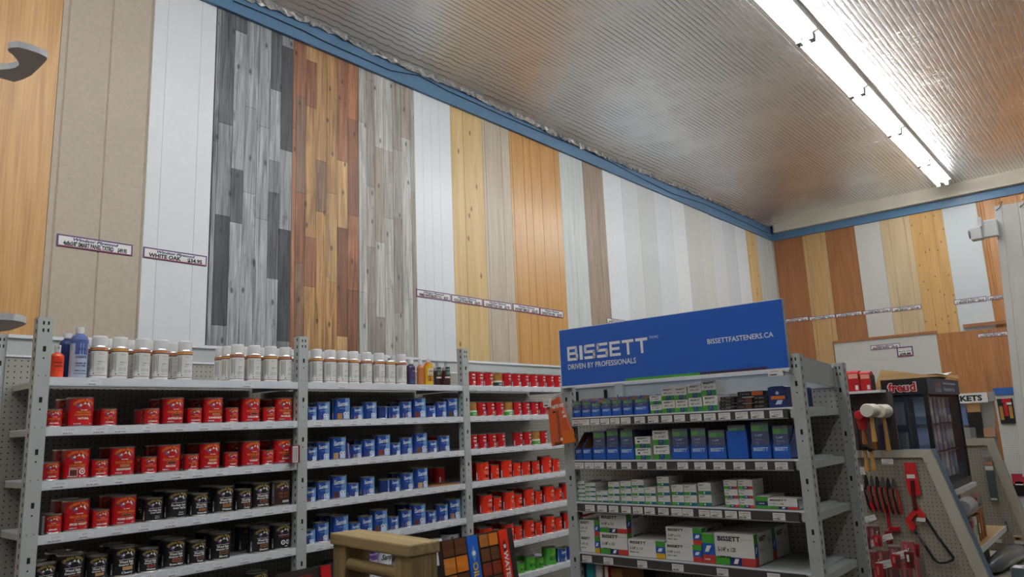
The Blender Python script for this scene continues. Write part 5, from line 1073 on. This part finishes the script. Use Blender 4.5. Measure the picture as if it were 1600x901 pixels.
# red cases on the tool shelf
for i, (a, b, t, lab) in enumerate(((1316, 1323, 580, 'thin red case at the tool-shelf end nearest the fastener shelving'), (1325, 1343, 579, 'red round-topped case in the middle of the tool shelf'), (1344, 1361, 580, 'red round-topped case closest to the black blade cabinet'))):
    z = 1.753; ya, yb = y_at(a, TX-.09, z+.05), y_at(b, TX-.09, z+.05); h = at((a+b)/2, t, TX-.09).z-z; w_ = ya-yb
    prof = [(0, 0), (.1, 0), (.1, h*.6), (.085, h*.86), (.06, h), (.02, h), (0, h*.9)]
    mb = MB().prism([(x, 0, zz) for x, zz in prof], (0, -w_, 0), RED); p = Print(); p.rect(w_*.1, h*.62, w_*.9, h*.85, ink('pink', 240, 170, 150), 1); p.rect(w_*.6, h*.06, w_*.86, h*.28, CARD, 1); p.flat(mb, (0, 0, 0), (0, -1, 0), (0, 0, 1))
    o = mb.build('tool_case', loc=(TX-.09, ya, z)); MB().box((-.004, -w_-.002, 0), (.1, -w_, h*.8), BLACKP).build('rim', o); tag(o, lab, 'case', 'red cases on the tool shelf')
HW = wood('hammer_handle', (180, 130, 66), (220, 176, 104), 3, .4, off=61); HWD = wood('dark_handle', (140, 86, 40), (180, 120, 62), 3, .4, off=63); RUB = pm('white_rubber', (226, 222, 206), .6); IRON = pm('iron', (110, 112, 116), .35, 1)
def hammer(px, py, px2, py2, hr, hl, headm, handm, label, X=TF-.1, wrap=None):
    a, b = at(px, py, X), at(px2, py2, X); o = empty('mallet' if headm == RUB else 'hammer', tuple(a)); v = b-a
    M = Matrix.Translation((-hl*.5, 0, 0)) @ Matrix.Rotation(math.pi/2, 4, 'Y')
    MB().lathe([(0, 0), (hr*.9, 0), (hr, hl*.06), (hr, hl*.3), (hr*.86, hl*.4), (hr*.86, hl*.6), (hr, hl*.7), (hr, hl*.94), (hr*.9, hl), (0, hl)], headm, 20, M).build('head', o)
    MB().tube([(0, 0, 0), v*.35, v*.6, v*.95, v], [.011, .012, .013, .017, .014], handm, 10).build('handle', o)
    if wrap: MB().tube([v*.0, v*.2, v*.5], [hr*1.2, hr*1.3, hr*.9], wrap, 10).build('wrapping', o)
    tag(o, label, 'hammer', 'hammers hung on the tool display'); return o
hammer(1379, 642, 1389, 705, .046, .19, RUB, HW, 'white rubber mallet with yellow handle, closest to the blade cabinet', TF-.09)
hammer(1360, 641, 1367, 690, .044, .17, RUB, HW, 'white rubber mallet with round face towards the aisle', TF-.3)
hammer(1361, 656, 1367, 702, .016, .12, IRON, HWD, 'steel claw hammer with brown handle under the white mallets', TF-.1)
hammer(1346, 648, 1352, 694, .03, .12, RED, HWD, 'hammer with red-wrapped head beside the white mallets', TF-.24, ink('wrap_red', 170, 20, 24))
hammer(1326, 638, 1333, 690, .02, .1, BLACKP, HW, 'pale-handled hammer next to the fastener shelving post', TF-.1)
for i, (x, y, x2, y2) in enumerate(((1333, 702, 1338, 738), (1351, 700, 1356, 737), (1361, 702, 1366, 735))):
    hammer(x, y, x2, y2, .014, .08, BLACKP, HW if i else HWD, 'short black-headed hammer, %s from the fastener shelving, lower row' % ORD[i], TF-.12)
q = MB().prism([(0, 0, 0), (0, -.05, .02), (0, -.06, -.1), (0, -.03, -.16), (0, .0, -.13)], (.05, 0, 0), ink('midnight', 34, 32, 66)).build('glove_pack', loc=tuple(at(1372, 664, TF-.03))); tag(q, 'dark blue pack hanging behind the yellow-handled mallet', 'pack')
# hooks and their tags
def tagged_hook(px, py, wpx, label, X, up_=0.0, h=.03, slope=0.0, depth=.2):
    a = at(px, py, X); b = at(px+wpx, py, X); U = (Vector((0, b.y-a.y, 0))).normalized(); w_ = abs(a.y-b.y); ux = Vector((0, -math.cos(slope), math.sin(slope)))
    o = empty('display_hook', tuple(a)); MB().tube([(0, -w_/2, 0), (depth, -w_/2, .01)], .003, CHROME, 6).build('rod', o)
    mb = MB(); uy = Vector((0, math.sin(slope), math.cos(slope))); n = ux.cross(uy); vs = [ux*u+uy*v-n*t for t in (.003, 0) for u, v in ((0, 0), (w_, 0), (w_, h), (0, h))]
    mb.add(vs, [(3, 2, 1, 0), (4, 5, 6, 7), (0, 1, 5, 4), (1, 2, 6, 5), (2, 3, 7, 6), (3, 0, 4, 7)], CARD); p = Print(); p.bars(w_*.1, h*.5, w_*.9, h*.7, 9, ink('pale_grey', 196, 192, 196), 1, px, .7); p.bars(w_*.1, h*.15, w_*.6, h*.3, 6, GREY, 1, px+1, .7); p.flat(mb, (0, 0, 0), ux, uy); mb.build('price_tag', o)
    tag(o, label, 'hook', 'tagged hooks on the tool display')
tagged_hook(1345, 818, 27, 'hook with slanting white tag, topmost over the red packs', TF-.26, slope=.3, h=.035, depth=.25)
tagged_hook(1350, 857, 22, 'hook with slanting white tag, second row, shelving side', TF-.28, slope=.3, h=.04, depth=.27)
tagged_hook(1373, 847, 25, 'hook with slanting white tag, second row, hacksaw side', TF-.28, slope=.3, h=.035, depth=.27)
tagged_hook(1372, 890, 28, 'hook with slanting white tag, third row, shelving side', TF-.3, slope=.3, h=.045, depth=.29)
tagged_hook(1399, 875, 25, 'hook with slanting white tag, third row, hacksaw side', TF-.3, slope=.3, h=.045, depth=.29)
tagged_hook(1345, 741, 7, 'hook with small upright tag at the pliers', TF-.1, h=.05, depth=.09); tagged_hook(1342, 766, 7, 'hook with small blank card above the red packs', TF-.1, h=.04, depth=.09)
tagged_hook(1378, 725, 18, 'hook with a bunch of white tags above the pliers', TF-.12, h=.035, depth=.11)
# pliers
for i in range(6):
    x = 1355+i*8.6; a = at(x-3, 742+i*1.0, TF-.03); o = empty('pliers', tuple(a)); k = .0
    MB().prism([(0, -.004, 0), (0, .004, 0), (0, .012, -.04), (0, .012, -.07), (0, -.012, -.07), (0, -.012, -.04)], (.012, 0, 0), IRON if i % 2 else BLACKP).build('jaw', o)
    for s_ in (-1, 1):
        MB().tube([(.006, s_*.008, -.065), (.006, s_*.016, -.11), (.006, s_*.013-.01, -.2), (.006, s_*.007-.014, -.235)], [.006, .0085, .009, .006], (ink('grip_red', 176, 44, 26) if s_ < 0 else BLACKP), 8).build('handle', o)
    tag(o, 'black and red pliers, %s from the fastener shelving' % ORD[i], 'pliers', 'pliers on the tool display')
q = empty('bar_clamp', tuple(at(1384, 790))); MB().box((0, -.012, -.16), (.02, .006, .0), RED).build('bar', q); MB().box((-.01, -.07, -.16), (.02, .006, -.135), RED).build('foot', q); tag(q, 'red clamp bar hanging below the pliers', 'clamp')
q = empty('screwdriver', tuple(at(1352, 765, TF-.05))); MB().tube([(0, 0, 0), (0, -.022, -.08)], .004, CHROME, 8).build('shaft', q); MB().tube([(0, -.022, -.08), (0, -.03, -.11), (0, -.036, -.135)], [.009, .011, .008], RED, 10).build('handle', q); tag(q, 'chrome screwdriver with red handle hanging below the short hammers', 'screwdriver')
# red packs on the long hooks
pk = [(1343, 822, 14, 26, .2), (1357, 822, 16, 26, .2), (1352, 862, 16, 24, .24), (1369, 860, 18, 24, .22), (1388, 854, 18, 28, .2), (1408, 846, 20, 30, .16), (1362, 888, 22, 40, .27), (1385, 884, 20, 44, .25), (1406, 878, 20, 50, .2), (1427, 874, 14, 50, .15)]
for i, (x, y, w_, h, dx) in enumerate(pk):
    a = at(x, y, TF-dx+.02); b = at(x+w_, y+h, TF-dx+.02); W_, H_ = (a.y-b.y)*1.18, (a.z-b.z)*1.2
    mb = MB().prism([(0, 0, 0), (0, -W_, .0), (0, -W_*.95, -H_), (0, -W_*.05, -H_)], (.03, 0, 0), pm('pack_red_%d' % (i % 3), ((150, 24, 30), (112, 26, 32), (176, 36, 36))[i % 3], .25)); p = Print()
    p.rect(W_*.2, -H_*.5, W_*.45, -H_*.1, ink('pack_rose', 196, 96, 90), 1); p.bars(W_*.1, -H_*.95, W_*.9, -H_*.55, 4, DRED, 1, i, .7); p.rect(W_*.55, -H_*.4, W_*.7, -H_*.2, BLACK, 1); p.flat(mb, (0, 0, 0), (0, -1, 0), (0, 0, 1))
    o = mb.build('tool_pack', loc=tuple(a)); MB().prism([(-.004, .0, .012), (-.004, -W_, .012), (-.004, -W_, -H_*.99), (-.004, 0, -H_*.99)], (.038, 0, 0), CLEAR).build('clear_bag', o)
    tag(o, 'red tool in a clear bag, %s of the bagged packs counting down the hooks' % ORD[i], 'tool pack', 'red bagged tools on long hooks')
pk2 = [(1346, 838, 15, 20, .36), (1363, 836, 16, 18, .36), (1382, 830, 14, 20, .14), (1350, 882, 16, 30, .4), (1366, 880, 16, 30, .4), (1390, 866, 18, 22, .38), (1412, 862, 18, 26, .36), (1424, 850, 14, 24, .08)]
for i, (x, y, w_, h, dx) in enumerate(pk2):
    a = at(x, y, TF-dx+.02); b = at(x+w_, y+h, TF-dx+.02); W_, H_ = a.y-b.y, a.z-b.z; cc = pm('pack_red_%d' % ((i+1) % 3), (150, 24, 30), .25)
    mb = MB().prism([(0, 0, 0), (0, -W_, .0), (0, -W_*.9, -H_), (0, -W_*.1, -H_)], (.025, 0, 0), cc); p = Print(); p.rect(W_*.25, -H_*.6, W_*.5, -H_*.15, CARD if i % 3 == 0 else ink('pack_rose', 196, 96, 90), 1); p.bars(W_*.55, -H_*.9, W_*.85, -H_*.2, 3, BLACK, 1, i, .6); p.flat(mb, (0, 0, 0), (0, -1, 0), (0, 0, 1))
    o = mb.build('tool_pack', loc=tuple(a)); tag(o, 'flat red carded tool, %s of the carded ones counting down the hooks' % ORD[i], 'tool pack', 'red carded tools on long hooks')
    MB().tube([(.012, -W_/2, -.002), (.012, -W_/2, .02), (.06, -W_/2, .024)], .002, CHROME, 6).build('hanger', o)
# the hacksaw
o = empty('hacksaw', tuple(at(1420, 720))); O_ = at(1420, 720)
def rel(px, py, dx=0): return at(px, py, TF-dx)-O_
MB().prism([rel(1412.5, 722), rel(1415, 752), rel(1421, 774), rel(1436, 774), rel(1439, 771), rel(1435, 752), rel(1430, 723)], (.006, 0, 0), pm('saw_card', (196, 30, 34), .4)).build('card', o)
mb = MB(); p = Print(); mb.prism([rel(1416, 741, .002), rel(1417, 747, .002), rel(1430, 747, .002), rel(1429, 741, .002)], (.002, 0, 0), CARD).build('card_window', o)
MB().tube([rel(1425, 750, .01), rel(1427, 775, .01), rel(1431, 797, .01)], [.012, .012, .014], pm('saw_dark', (90, 14, 20), .4), 8).build('grip_strap', o)
out = [(1431, 790), (1446, 806), (1443, 810), (1438, 812), (1432, 802), (1424, 812), (1431, 822), (1428, 829), (1422, 828), (1414, 811)]
MB().prism([rel(x, y, .01) for x, y in out], (.035, 0, 0), pm('saw_red', (206, 40, 30), .4)).build('handle', o)
MB().tube([rel(x, y, .015) for x, y in ((1446, 809), (1468, 842), (1490, 871), (1489, 874), (1480, 878), (1468, 879), (1460, 874), (1444, 850), (1430, 830))], .0085, pm('saw_black', (34, 32, 32), .35), 8).build('bow', o)
MB().tube([rel(1433, 834, .022), rel(1447, 853, .022)], .007, CHROME, 8).build('tension_bar', o); MB().prism([rel(1432, 808, .03), rel(1432, 814, .03), rel(1446, 815, .03), rel(1446, 809, .03)], (.002, 0, 0), CARD).build('price_tag', o)
tag(o, 'red-handled hacksaw with black bow hanging on the pegboard', 'hacksaw')
for i, (x, y, l) in enumerate(((1393, 760, 22), (1393, 766, 20), (1430, 723, 20))):
    a = at(x, y, TF); b = at(x+l, y+.5, TF-.02); q = MB().tube([a+Vector((.02, 0, 0)), a, b], .0022, CHROME, 6).build('peg_hook'); tag(q, 'bare wire hook, %s, on the beige pegboard' % ('above the other' if i == 0 else ('under the first bare one' if i == 1 else 'beside the hacksaw card')), 'hook')

# ---------------------------------------------------------------- blade cabinet
CXa, CXb = 5.9, 7.04; CYb = RX(1448, 606, CXa).y; CYa = y_at(1379, CXa, 1.75); CZt = RX(1440, 590, CXa).z; CZb = 1.02
bc = empty('blade_cabinet', (CXa, CYa, 0), QT); W_, D_ = CYa-CYb, CXb-CXa; tag(bc, 'black glazed saw-blade cabinet with red lettering behind the tool display', 'cabinet')
def bcp(mb, n): return mb.build(n, bc)
bcp(MB().box((0, 0, CZb), (W_, D_, CZb+.05), BLACKP).box((0, D_-.02, CZb), (W_, D_, CZt), BLACKP).box((0, 0, CZb), (.015, D_, CZt), BLACKP), 'body')
for x, y in ((0, 0), (W_-.03, 0), (W_-.03, D_-.03)): bcp(MB().box((x, y, CZb), (x+.03, y+.03, CZt-.1), BLACKP), 'corner_post')
mb = MB().box((-.005, -.008, CZt-.115), (W_+.008, D_+.005, CZt), BLACKP); p = Print(); q = Print()
l0, l1 = CYa-y_at(1388, CXa, CZt-.06), CYa-y_at(1431, CXa, CZt-.06)
p.text('freud', (l0+l1)/2, CZt-.087, .062, WHITE, width=l1-l0+.012, bold=.075, lay=1); p.text('freud', (l0+l1)/2, CZt-.087, .062, RED, width=l1-l0, bold=.03, lay=3)
p.flat(mb, (0, -.008, 0), (1, 0, 0), (0, 0, 1)); q.rect(.0, CZt-.11, D_, CZt-.004, ink('slate', 46, 66, 96), 1); q.bars(.24, CZt-.075, .44, CZt-.03, 4, ink('rose', 150, 90, 90), 2, 3, .8); q.text('USA', .34, CZt-.1, .03, PALE, width=.2); q.text('Products for Cut', .74, CZt-.09, .03, PALE, width=.4, bold=.03); q.bars(.52, CZt-.04, 1.0, CZt-.026, 12, PALE, 2, 8, .8)
q.flat(mb, (W_+.008, 0, 0), (0, 1, 0), (0, 0, 1)); bcp(mb, 'header')
GLZ = pm('cabinet_glass', (120, 136, 156), .04, alpha=.1); bcp(MB().box((.02, .004, CZb+.05), (W_-.02, .008, CZt-.115), GLZ), 'pane'); bcp(MB().box((W_-.008, .03, CZb+.05), (W_-.004, D_-.03, CZt-.115), GLZ), 'pane')
bcp(MB().box((W_-.16, .06, CZb+.05), (W_-.15, D_-.03, CZt-.115), pm('dark_board', (74, 66, 62), .8)), 'spine'); bcp(MB().box((.015, .1, CZb+.05), (W_-.15, .11, CZt-.115), pm('dark_board', (74, 66, 62), .8)), 'spine')
for r_ in range(3): bcp(MB().box((.015, .03, CZt-.17-r_*.2), (W_-.17, .1, CZt-.164-r_*.2), CHROME), 'hang_rail'); bcp(MB().box((W_-.15, .1, CZt-.14-r_*.2), (W_-.03, D_-.05, CZt-.136-r_*.2), CHROME), 'hang_rail')
PKM = [MB().box((-.011, 0, -.155), (.011, .05, 0), pm('blade_pack_%d' % i, c, .3)).mesh('blade_pack') for i, c in enumerate(((120, 124, 134), (146, 146, 156), (150, 90, 92)))]
n = 0
for r_ in range(3):
    for k in range(7):
        o = bpy.data.objects.new('blade_pack', PKM[2 if (r_ == 2 and k in (2, 3)) else (k+r_) % 2]); COL.objects.link(o); lx = .035+k*(W_-.22)/6.0
        o.location = (CXa+.04, CYa-lx, CZt-.172-r_*.2); o.rotation_euler = (0, 0, QT); tag(o, 'grey blade pack, %s from the mallets, %s row behind the cabinet front' % (ORD[k], ('upper', 'middle', 'lower')[r_]), 'blade pack', 'blade packs behind the cabinet front')
SPK = [MB().box((0, 0, -.185), (.07, .1, 0), pm('pouch_%d' % i, c, .2)).box((-.0, .0, -.185), (.072, .102, -.13), pm('pouch_lo_%d' % i, d_, .3)).mesh('blade_pouch') for i, (c, d_) in enumerate((((170, 190, 220), (100, 116, 160)), ((214, 222, 234), (136, 144, 170)), ((140, 158, 200), (176, 172, 182))))]
for r_ in range(3):
    for k in range(6):
        o = bpy.data.objects.new('blade_pouch', SPK[(r_*2+k) % 3]); COL.objects.link(o); o.location = (CXa+.12+k*.155, CYb+.125, CZt-.142-r_*.2); o.rotation_euler = (0, 0, QT)
        tag(o, 'silvery blade pouch, %s from the front corner, %s row behind the cabinet side' % (ORD[k], ('upper', 'middle', 'lower')[r_]), 'blade pouch', 'blade pouches behind the cabinet side')
bs = MB().box((0, 0, 0), (1.16, .42, .03), SHELFW).build('cabinet_shelf', loc=(CXa-.02, CYb-.03, CZb-.031)); tag(bs, 'white shelf board under the blade cabinet', 'shelf'); 
MB().box((.1, .1, -.645), (.16, .35, 0), FR).build('support', bs); MB().box((1.0, .1, -.645), (1.06, .35, 0), FR).build('support', bs)
PLYM = wood('plywood_offcut', (190, 150, 96), (222, 186, 130), .8, .5, axis='Y', off=71)
k = [RX(x, y, CXa+.03) for x, y in ((1363, 612), (1377, 577), (1440, 584.5), (1498, 591))]; zt_ = CZt+.003
pp = [k[0], k[1], k[2], k[3], Vector((CXa+.03, k[3].y, zt_)), Vector((CXa+.03, CYa+.006, zt_)), Vector((CXa+.03, CYa+.006, k[0].z))]
o = MB().prism(pp[::-1], (.018, 0, 0), PLYM).build('plywood_offcut'); tag(o, 'plywood offcut standing on top of the blade cabinet', 'offcut')
for i in range(3):
    mb = MB(); vs = []; nx = 8
    for a in range(nx+1):
        for b_ in (0, 1): vs.append((a*.07, -b_*.2, .002+i*.004+.012*math.sin(a*.9)*(a/nx)**2+(.018*b_*(a > 5))))
    vs += [(x, y, z+.0012) for x, y, z in vs]; m_ = 2*(nx+1)
    mb.add(vs, [(2*a, 2*a+1, 2*a+3, 2*a+2) for a in range(nx)]+[(m_+2*a+2, m_+2*a+3, m_+2*a+1, m_+2*a) for a in range(nx)], CARD)
    o = mb.build('paper_sheet', loc=(CXa+.42, CYb+.22-i*.012, CZt+.004+i*.012)); tag(o, 'curling white paper sheet on the blade cabinet, %s of three' % ('lowest', 'middle', 'uppermost')[i], 'paper')

# ---------------------------------------------------------------- side shelves and second end display
SHY = .99; o = MB().box((0, 0, -.03), (1.2, .25, -.004), SHELFW).box((0, -.004, -.035), (1.2, 0, .004), SHELFW).box((0, 0, -.004), (1.2, .25, 0), TAN).build('side_shelf', loc=(5.76, SHY-.01, RY(1560, 829, SHY).z)); sz = o.location.z; tag(o, 'white-edged wooden shelf with sanding blocks behind the sloping display', 'shelf')
MB().box((.3, .1, -sz+.4055), (.34, .24, -.03), FR).build('bracket', o); MB().box((.95, .1, -sz+.4055), (.99, .24, -.03), FR).build('bracket', o)
for i, (x, w_, h, m_) in enumerate(((5.9, .05, .16, ink('rust4', 150, 70, 40)), (6.02, .05, .17, CARD), (6.13, .04, .17, KRAFT), (6.22, .05, .18, ink('rust5', 170, 96, 44)), (6.33, .05, .2, KRAFT))):
    mb = MB().box((0, 0, 0), (w_, .16, h), m_); p = Print(); p.rect(.002, h*.3, w_-.002, h*.7, (TAN, GREEN, CARD, ORANGE, BROWN)[i], 1); p.flat(mb, (0, 0, 0), (1, 0, 0), (0, 0, 1)); q = mb.build('sanding_block', loc=(x, SHY+.03, sz+.001)); tag(q, '%s sanding block pack from the sloping display on the wooden shelf' % ORD[i], 'sanding block', 'sanding block packs')
q = MB().lathe([(0, 0), (.05, 0), (.06, .03), (.06, .22), (.05, .26), (0, .26)], GREYP, 16, Matrix.Rotation(math.pi/2, 4, 'Y')).build('sleeve_roll', loc=(5.95, SHY+.08, sz+.235)); tag(q, 'grey roll lying on top of the sanding block packs', 'roll')
X2 = 7.75; t2, b2 = RX(1553, 684, X2), RX(1600, 800, X2); s2 = (t2.y-b2.y)/(t2.z-b2.z)
o2 = empty('sanding_display', (X2, t2.y, 0)); tag(o2, 'second beige pegboard end display with sloping side, hung with abrasives', 'display'); Z2 = t2.z
PEG2 = pegboard('pegboard_two', (168, 162, 146), (1, 2))
MB().prism([(0, -s2*Z2, 0), (0, .75, 0), (0, .75, Z2), (0, 0, Z2)], (.02, 0, 0), PEG2).build('peg_panel', o2); MB().prism([(-.02, 0, Z2), (-.02, .75, Z2), (-.02, .75, Z2-.06), (-.02, .06, Z2-.06)], (.04, 0, 0), FR).build('frame_rail', o2); MB().prism([(-.02, 0, Z2), (-.02, .06, Z2-.06), (-.02, .06-s2*(Z2-.06), 0), (-.02, -s2*Z2, 0)], (.04, 0, 0), FR).build('frame_rail', o2)
MB().box((.02, .1, 0), (1.2, .75, .4), FR).build('base_deck', o2)
def hang(name, px0, py0, px1, py1, mats, label, cat, X=X2-.031, th=.03, bands=()):
    a, b = RX(px0, py0, X), RX(px1, py1, X); W_, H_ = a.y-b.y, a.z-b.z; mb = MB().prism([(0, 0, 0), (0, -W_, 0), (0, -W_*.97, -H_), (0, -W_*.03, -H_)], (th, 0, 0), mats); p = Print()
    for u0, v0, u1, v1, m_ in bands: p.rect(W_*u0, -H_*v1, W_*u1, -H_*v0, m_, 1)
    p.flat(mb, (0, 0, 0), (0, -1, 0), (0, 0, 1)); o = mb.build(name, loc=tuple(a)); tag(o, label, cat); return o
SLV = pm('sleeve_grey', (84, 96, 98), .35)
o = hang('sanding_sleeve', 1538, 721, 1560, 783, SLV, 'long grey-green sleeve pack with orange header on the second display', 'sleeve', bands=((.0, .01, 1, .1, ink('clay', 190, 130, 100)), (.0, .11, 1, .17, WHITE), (.0, .17, 1, .22, CARD), (.1, .92, .9, .97, CARD)))
hang('clear_clamshell', 1531, 704, 1549, 714, CLEAR, 'empty clear clamshell above the grey-green sleeve', 'clamshell')
hang('red_label_pack', 1519, 769, 1532, 786, GREYP, 'small pack with red label hanging below the blade cabinet', 'pack', bands=((.1, .05, .9, .45, ink('clay', 190, 130, 100)), (.2, .5, .6, .9, RED)))
hang('tan_label_pack', 1499, 777, 1512, 792, GREYP, 'small tan-labelled pack beside the red-labelled one', 'pack', X=X2-.031, bands=((.1, .05, .9, .6, TAN), (.3, .2, .6, .4, BLACK)))
hang('wire_brush_card', 1553, 833, 1566, 848, CARD, 'tan and white card under the wooden shelf end', 'card', bands=((0, 0, 1, .6, TAN), (.2, .2, .7, .45, BLACK)))
hang('wire_brush_card', 1583, 837, 1600, 850, CARD, 'tan and white card with black mark under the clear pack', 'card', bands=((0, 0, 1, .6, TAN), (.2, .2, .7, .45, BLACK)))
hang('clear_clamshell', 1563, 802, 1582, 832, CLEAR, 'clear clamshell with dark tool on the second display', 'clamshell', bands=((.3, .4, .6, .95, SLV),))
# lower deck goods
zz = .41
def lie(px, py): return RZ(px, py, zz)
a = RZ(1566, 888, .41); q = MB().tube([(-.42, .06, .05), (-.3, .03, .06), (0, 0, .07), (.3, -.05, .065), (.42, -.08, .04)], [.03, .055, .065, .06, .03], pm('grey_bag', (104, 112, 120), .25, bump=.3, scale=20), 14).build('filter_bag', loc=(a.x+.08, a.y-.02, .41)); tag(q, 'long grey plastic bag lying on the low deck', 'bag')
dk = MB().box((0, 0, 0), (1.6, .92, .405), FR).build('low_deck', loc=(6.0, .32, 0)); tag(dk, 'low beige deck carrying bags and boxes between the two displays', 'deck')
a = RZ(1574, 898, .41); mb = MB().box((-.07, -.06, 0), (.07, .06, .07), SLV); p = Print(); p.rect(-.06, -.05, .06, .05, CARD, 1); p.bars(-.05, -.02, .05, .0, 8, GREY, 2, 3, .6); p.flat(mb, (0, 0, .07), (1, 0, 0), (0, 1, 0)); q = mb.build('small_carton', loc=(a.x-.03, a.y-.1, .41)); tag(q, 'grey-green box with white top label in front of the grey bag', 'carton')
q = MB().box((-.06, -.05, 0), (.06, .05, .06), ink('rust3', 190, 110, 50)).build('small_carton', loc=(a.x+.2, a.y-.14, .41)); tag(q, 'rust-coloured box beside the white-labelled one on the low deck', 'carton')

# ---------------------------------------------------------------- far corner: lettered sign, racks, white pegboard
KX2 = 9.5; a, b = RX(1478, 613, KX2), RX(1544, 628, KX2); ya = RX(1497, 619, KX2).y
sg = MB().box((0, 0, 0), (a.y-b.y, .012, a.z-b.z-.02), WHITEP); p = Print(); wk = ya-RX(1534, 617, KX2).y
H_ = a.z-b.z-.02; p.text('BRACKETS', a.y-RX(1534, 617, KX2).y, H_*.22, H_*.56, BLACK, width=wk*2.0, bold=.045, align='r'); p.flat(sg, (0, 0, 0), (1, 0, 0), (0, 0, 1)); sg = sg.build('lettered_sign', loc=(KX2, a.y, b.z+.0)); sg.rotation_euler = (-.0, .0, QT); tag(sg, 'white sign with black capital letters partly behind the blade cabinet', 'sign')
rk = empty('bracket_rack', (KX2+.05, a.y, 0)); tag(rk, 'grey rack with black panel and tan boards beneath the lettered sign', 'rack')
def rkq(pts, m_, n, dx=0, th=.03): return MB().prism([RX(x, y, KX2+.05+dx)-Vector((KX2+.05, a.y, 0)) for x, y in pts][::-1], (th, 0, 0), m_).build(n, rk)
rkq([(1490, 628), (1552, 626), (1566, 760), (1490, 765)], pm('rack_grey', (140, 138, 132), .6), 'backing', .05)
rkq([(1512, 644), (1532, 643), (1538, 682), (1517, 683)], BLACKP, 'dark_panel', .0); rkq([(1511, 629), (1531, 628), (1532, 643), (1512, 644)], TAN, 'tan_board', .0); rkq([(1536, 668), (1554, 667), (1556, 682), (1538, 683)], ink('plank_brown', 170, 130, 100), 'tan_board', .0); rkq([(1544, 612), (1553, 611), (1556, 626), (1545, 627)], GREYP, 'post', -.02); rkq([(1500, 628), (1509, 640), (1514, 664), (1504, 664)], ink('blue_bits', 90, 110, 150), 'blue_pack', -.01)
MB().box((0, -.3, 0), (.3, .3, .5), pm('rack_grey', (140, 138, 132), .6)).build('base', rk)
PEGW = pegboard('pegboard_white', (214, 214, 210), (1, 2)); a, b = RX(1553, 617, 11.6), RX(1640, 800, 11.6)
o = MB().box((0, 0, 0), (.02, -(a.y-b.y), a.z-b.z), PEGW).build('white_pegboard', loc=(11.6, a.y, b.z)); tag(o, 'white pegboard on the end wall behind the hanging white panel', 'pegboard')
MB().box((-.02, 0, a.z-b.z), (.03, -(a.y-b.y), a.z-b.z+.09), ink('header_blue', 40, 96, 170)).build('header', o); MB().box((.02, 0, -b.z), (.1, -(a.y-b.y), 0), FR).build('stand', o)
hang('clip_pack', 1557, 623, 1588, 661, BLACKP, 'black, red and gold pack on the white pegboard', 'pack', X=11.568, bands=((.3, .0, .9, .16, RED), (.38, .18, .62, .7, RED), (.08, .3, .3, .85, OLIVE), (.68, .3, .9, .8, OLIVE), (.55, .16, .9, .25, WHITE)))
hang('clip_pack', 1580, 740, 1606, 775, BLACKP, 'black pack with crimson header low on the white pegboard', 'pack', X=11.568, bands=((0, 0, 1, .45, ink('crim2', 170, 40, 60)), (.2, .35, .8, .5, WHITE)))
hang('bag_of_clips', 1505, 668, 1526, 684, CLEAR, 'clear bag with silvery parts beside the lettered rack', 'bag', X=KX2+.015)
# hanging white grooved panel and the white twin fitting on it
WPX = 7.0; c0, c1_ = RX(1553, 322, WPX), RX(1598, 745, WPX)
mb = MB(); HW_ = 1.1; nG = 7; Hh = c0.z-c1_.z
prof = [(0, 0)]
for g in (.055, .165, .28, .395, .51, .62, .73, .84, .95): prof += [(g-.006, 0), (g, .004), (g+.006, 0)]
prof += [(HW_, 0)]; vs = []
for u, d in prof: vs += [(u, d, 0), (u, d, -Hh)]
PW = pm('white_hanging_panel', (222, 220, 216), .5, var=.02, scale=8); k_ = len(prof)
mb.add(vs, [(2*i+1, 2*i+3, 2*i+2, 2*i) for i in range(k_-1)], PW); mb.add([(0, 0, 0), (0, .012, 0), (0, .012, -Hh), (0, 0, -Hh), (HW_, 0, 0), (HW_, .012, 0), (HW_, .012, -Hh), (HW_, 0, -Hh)], [(0, 1, 2, 3), (7, 6, 5, 4), (4, 5, 1, 0), (3, 2, 6, 7), (1, 5, 6, 2)], PW)
o = mb.build('hanging_panel', loc=tuple(c0)); o.rotation_euler = (0, 0, QT); tilt = math.atan((c1_.y-c0.y)/Hh); o.rotation_euler = Matrix.Rotation(tilt, 3, 'X').to_euler(); o.rotation_euler = (Matrix.Rotation(tilt, 3, 'X') @ Matrix.Rotation(QT, 3, 'Z')).to_euler()
tag(o, 'white grooved panel hanging on wires in front of the end wall', 'panel')
for u in (.01, .17, .33): MB().tube([(u, -.004, -.04), (u+.03, -.01, -.02), (u+.05, 0, .03), (u+.02, .006, .02)], .003, BLACKP, 6).build('wire', o)
p = Print(); m_ = MB(); m_.box((.38, -.003, -1.9), (.8, -.001, -1.35), pm('notice', (206, 212, 206), .5)); p.rect(.385, -1.37, .8, -1.355, ink('sage', 120, 190, 160), 1); p.rect(.385, -1.55, .8, -1.45, ink('sage2', 190, 206, 198), 1); p.rect(.385, -1.75, .8, -1.62, ink('sage2', 190, 206, 198), 1); p.flat(m_, (0, -.003, 0), (1, 0, 0), (0, 0, 1)); m_.build('notice', o)
a = RX(1537, 350, WPX-.062); fx = empty('emergency_light', tuple(a)); tag(fx, 'white boxy fitting fixed to the hanging white panel', 'light fitting')
MB().box((.0, -.09, -.11), (.06, .03, .03), WHITEP).build('housing', fx, bevel=.006); MB().box((-.04, .02, -.12), (.06, .1, -.02), WHITEP).build('lamp_head', fx, bevel=.006); MB().box((-.02, .01, -.02), (.02, .04, .06), WHITEP).build('bracket', fx, bevel=.004); MB().lathe([(0, 0), (.03, 0), (.034, .01)], GREYP, 16, Matrix.Translation((-.02, .1, -.07)) @ Matrix.Rotation(-math.pi/2, 4, 'X')).build('lens', fx)
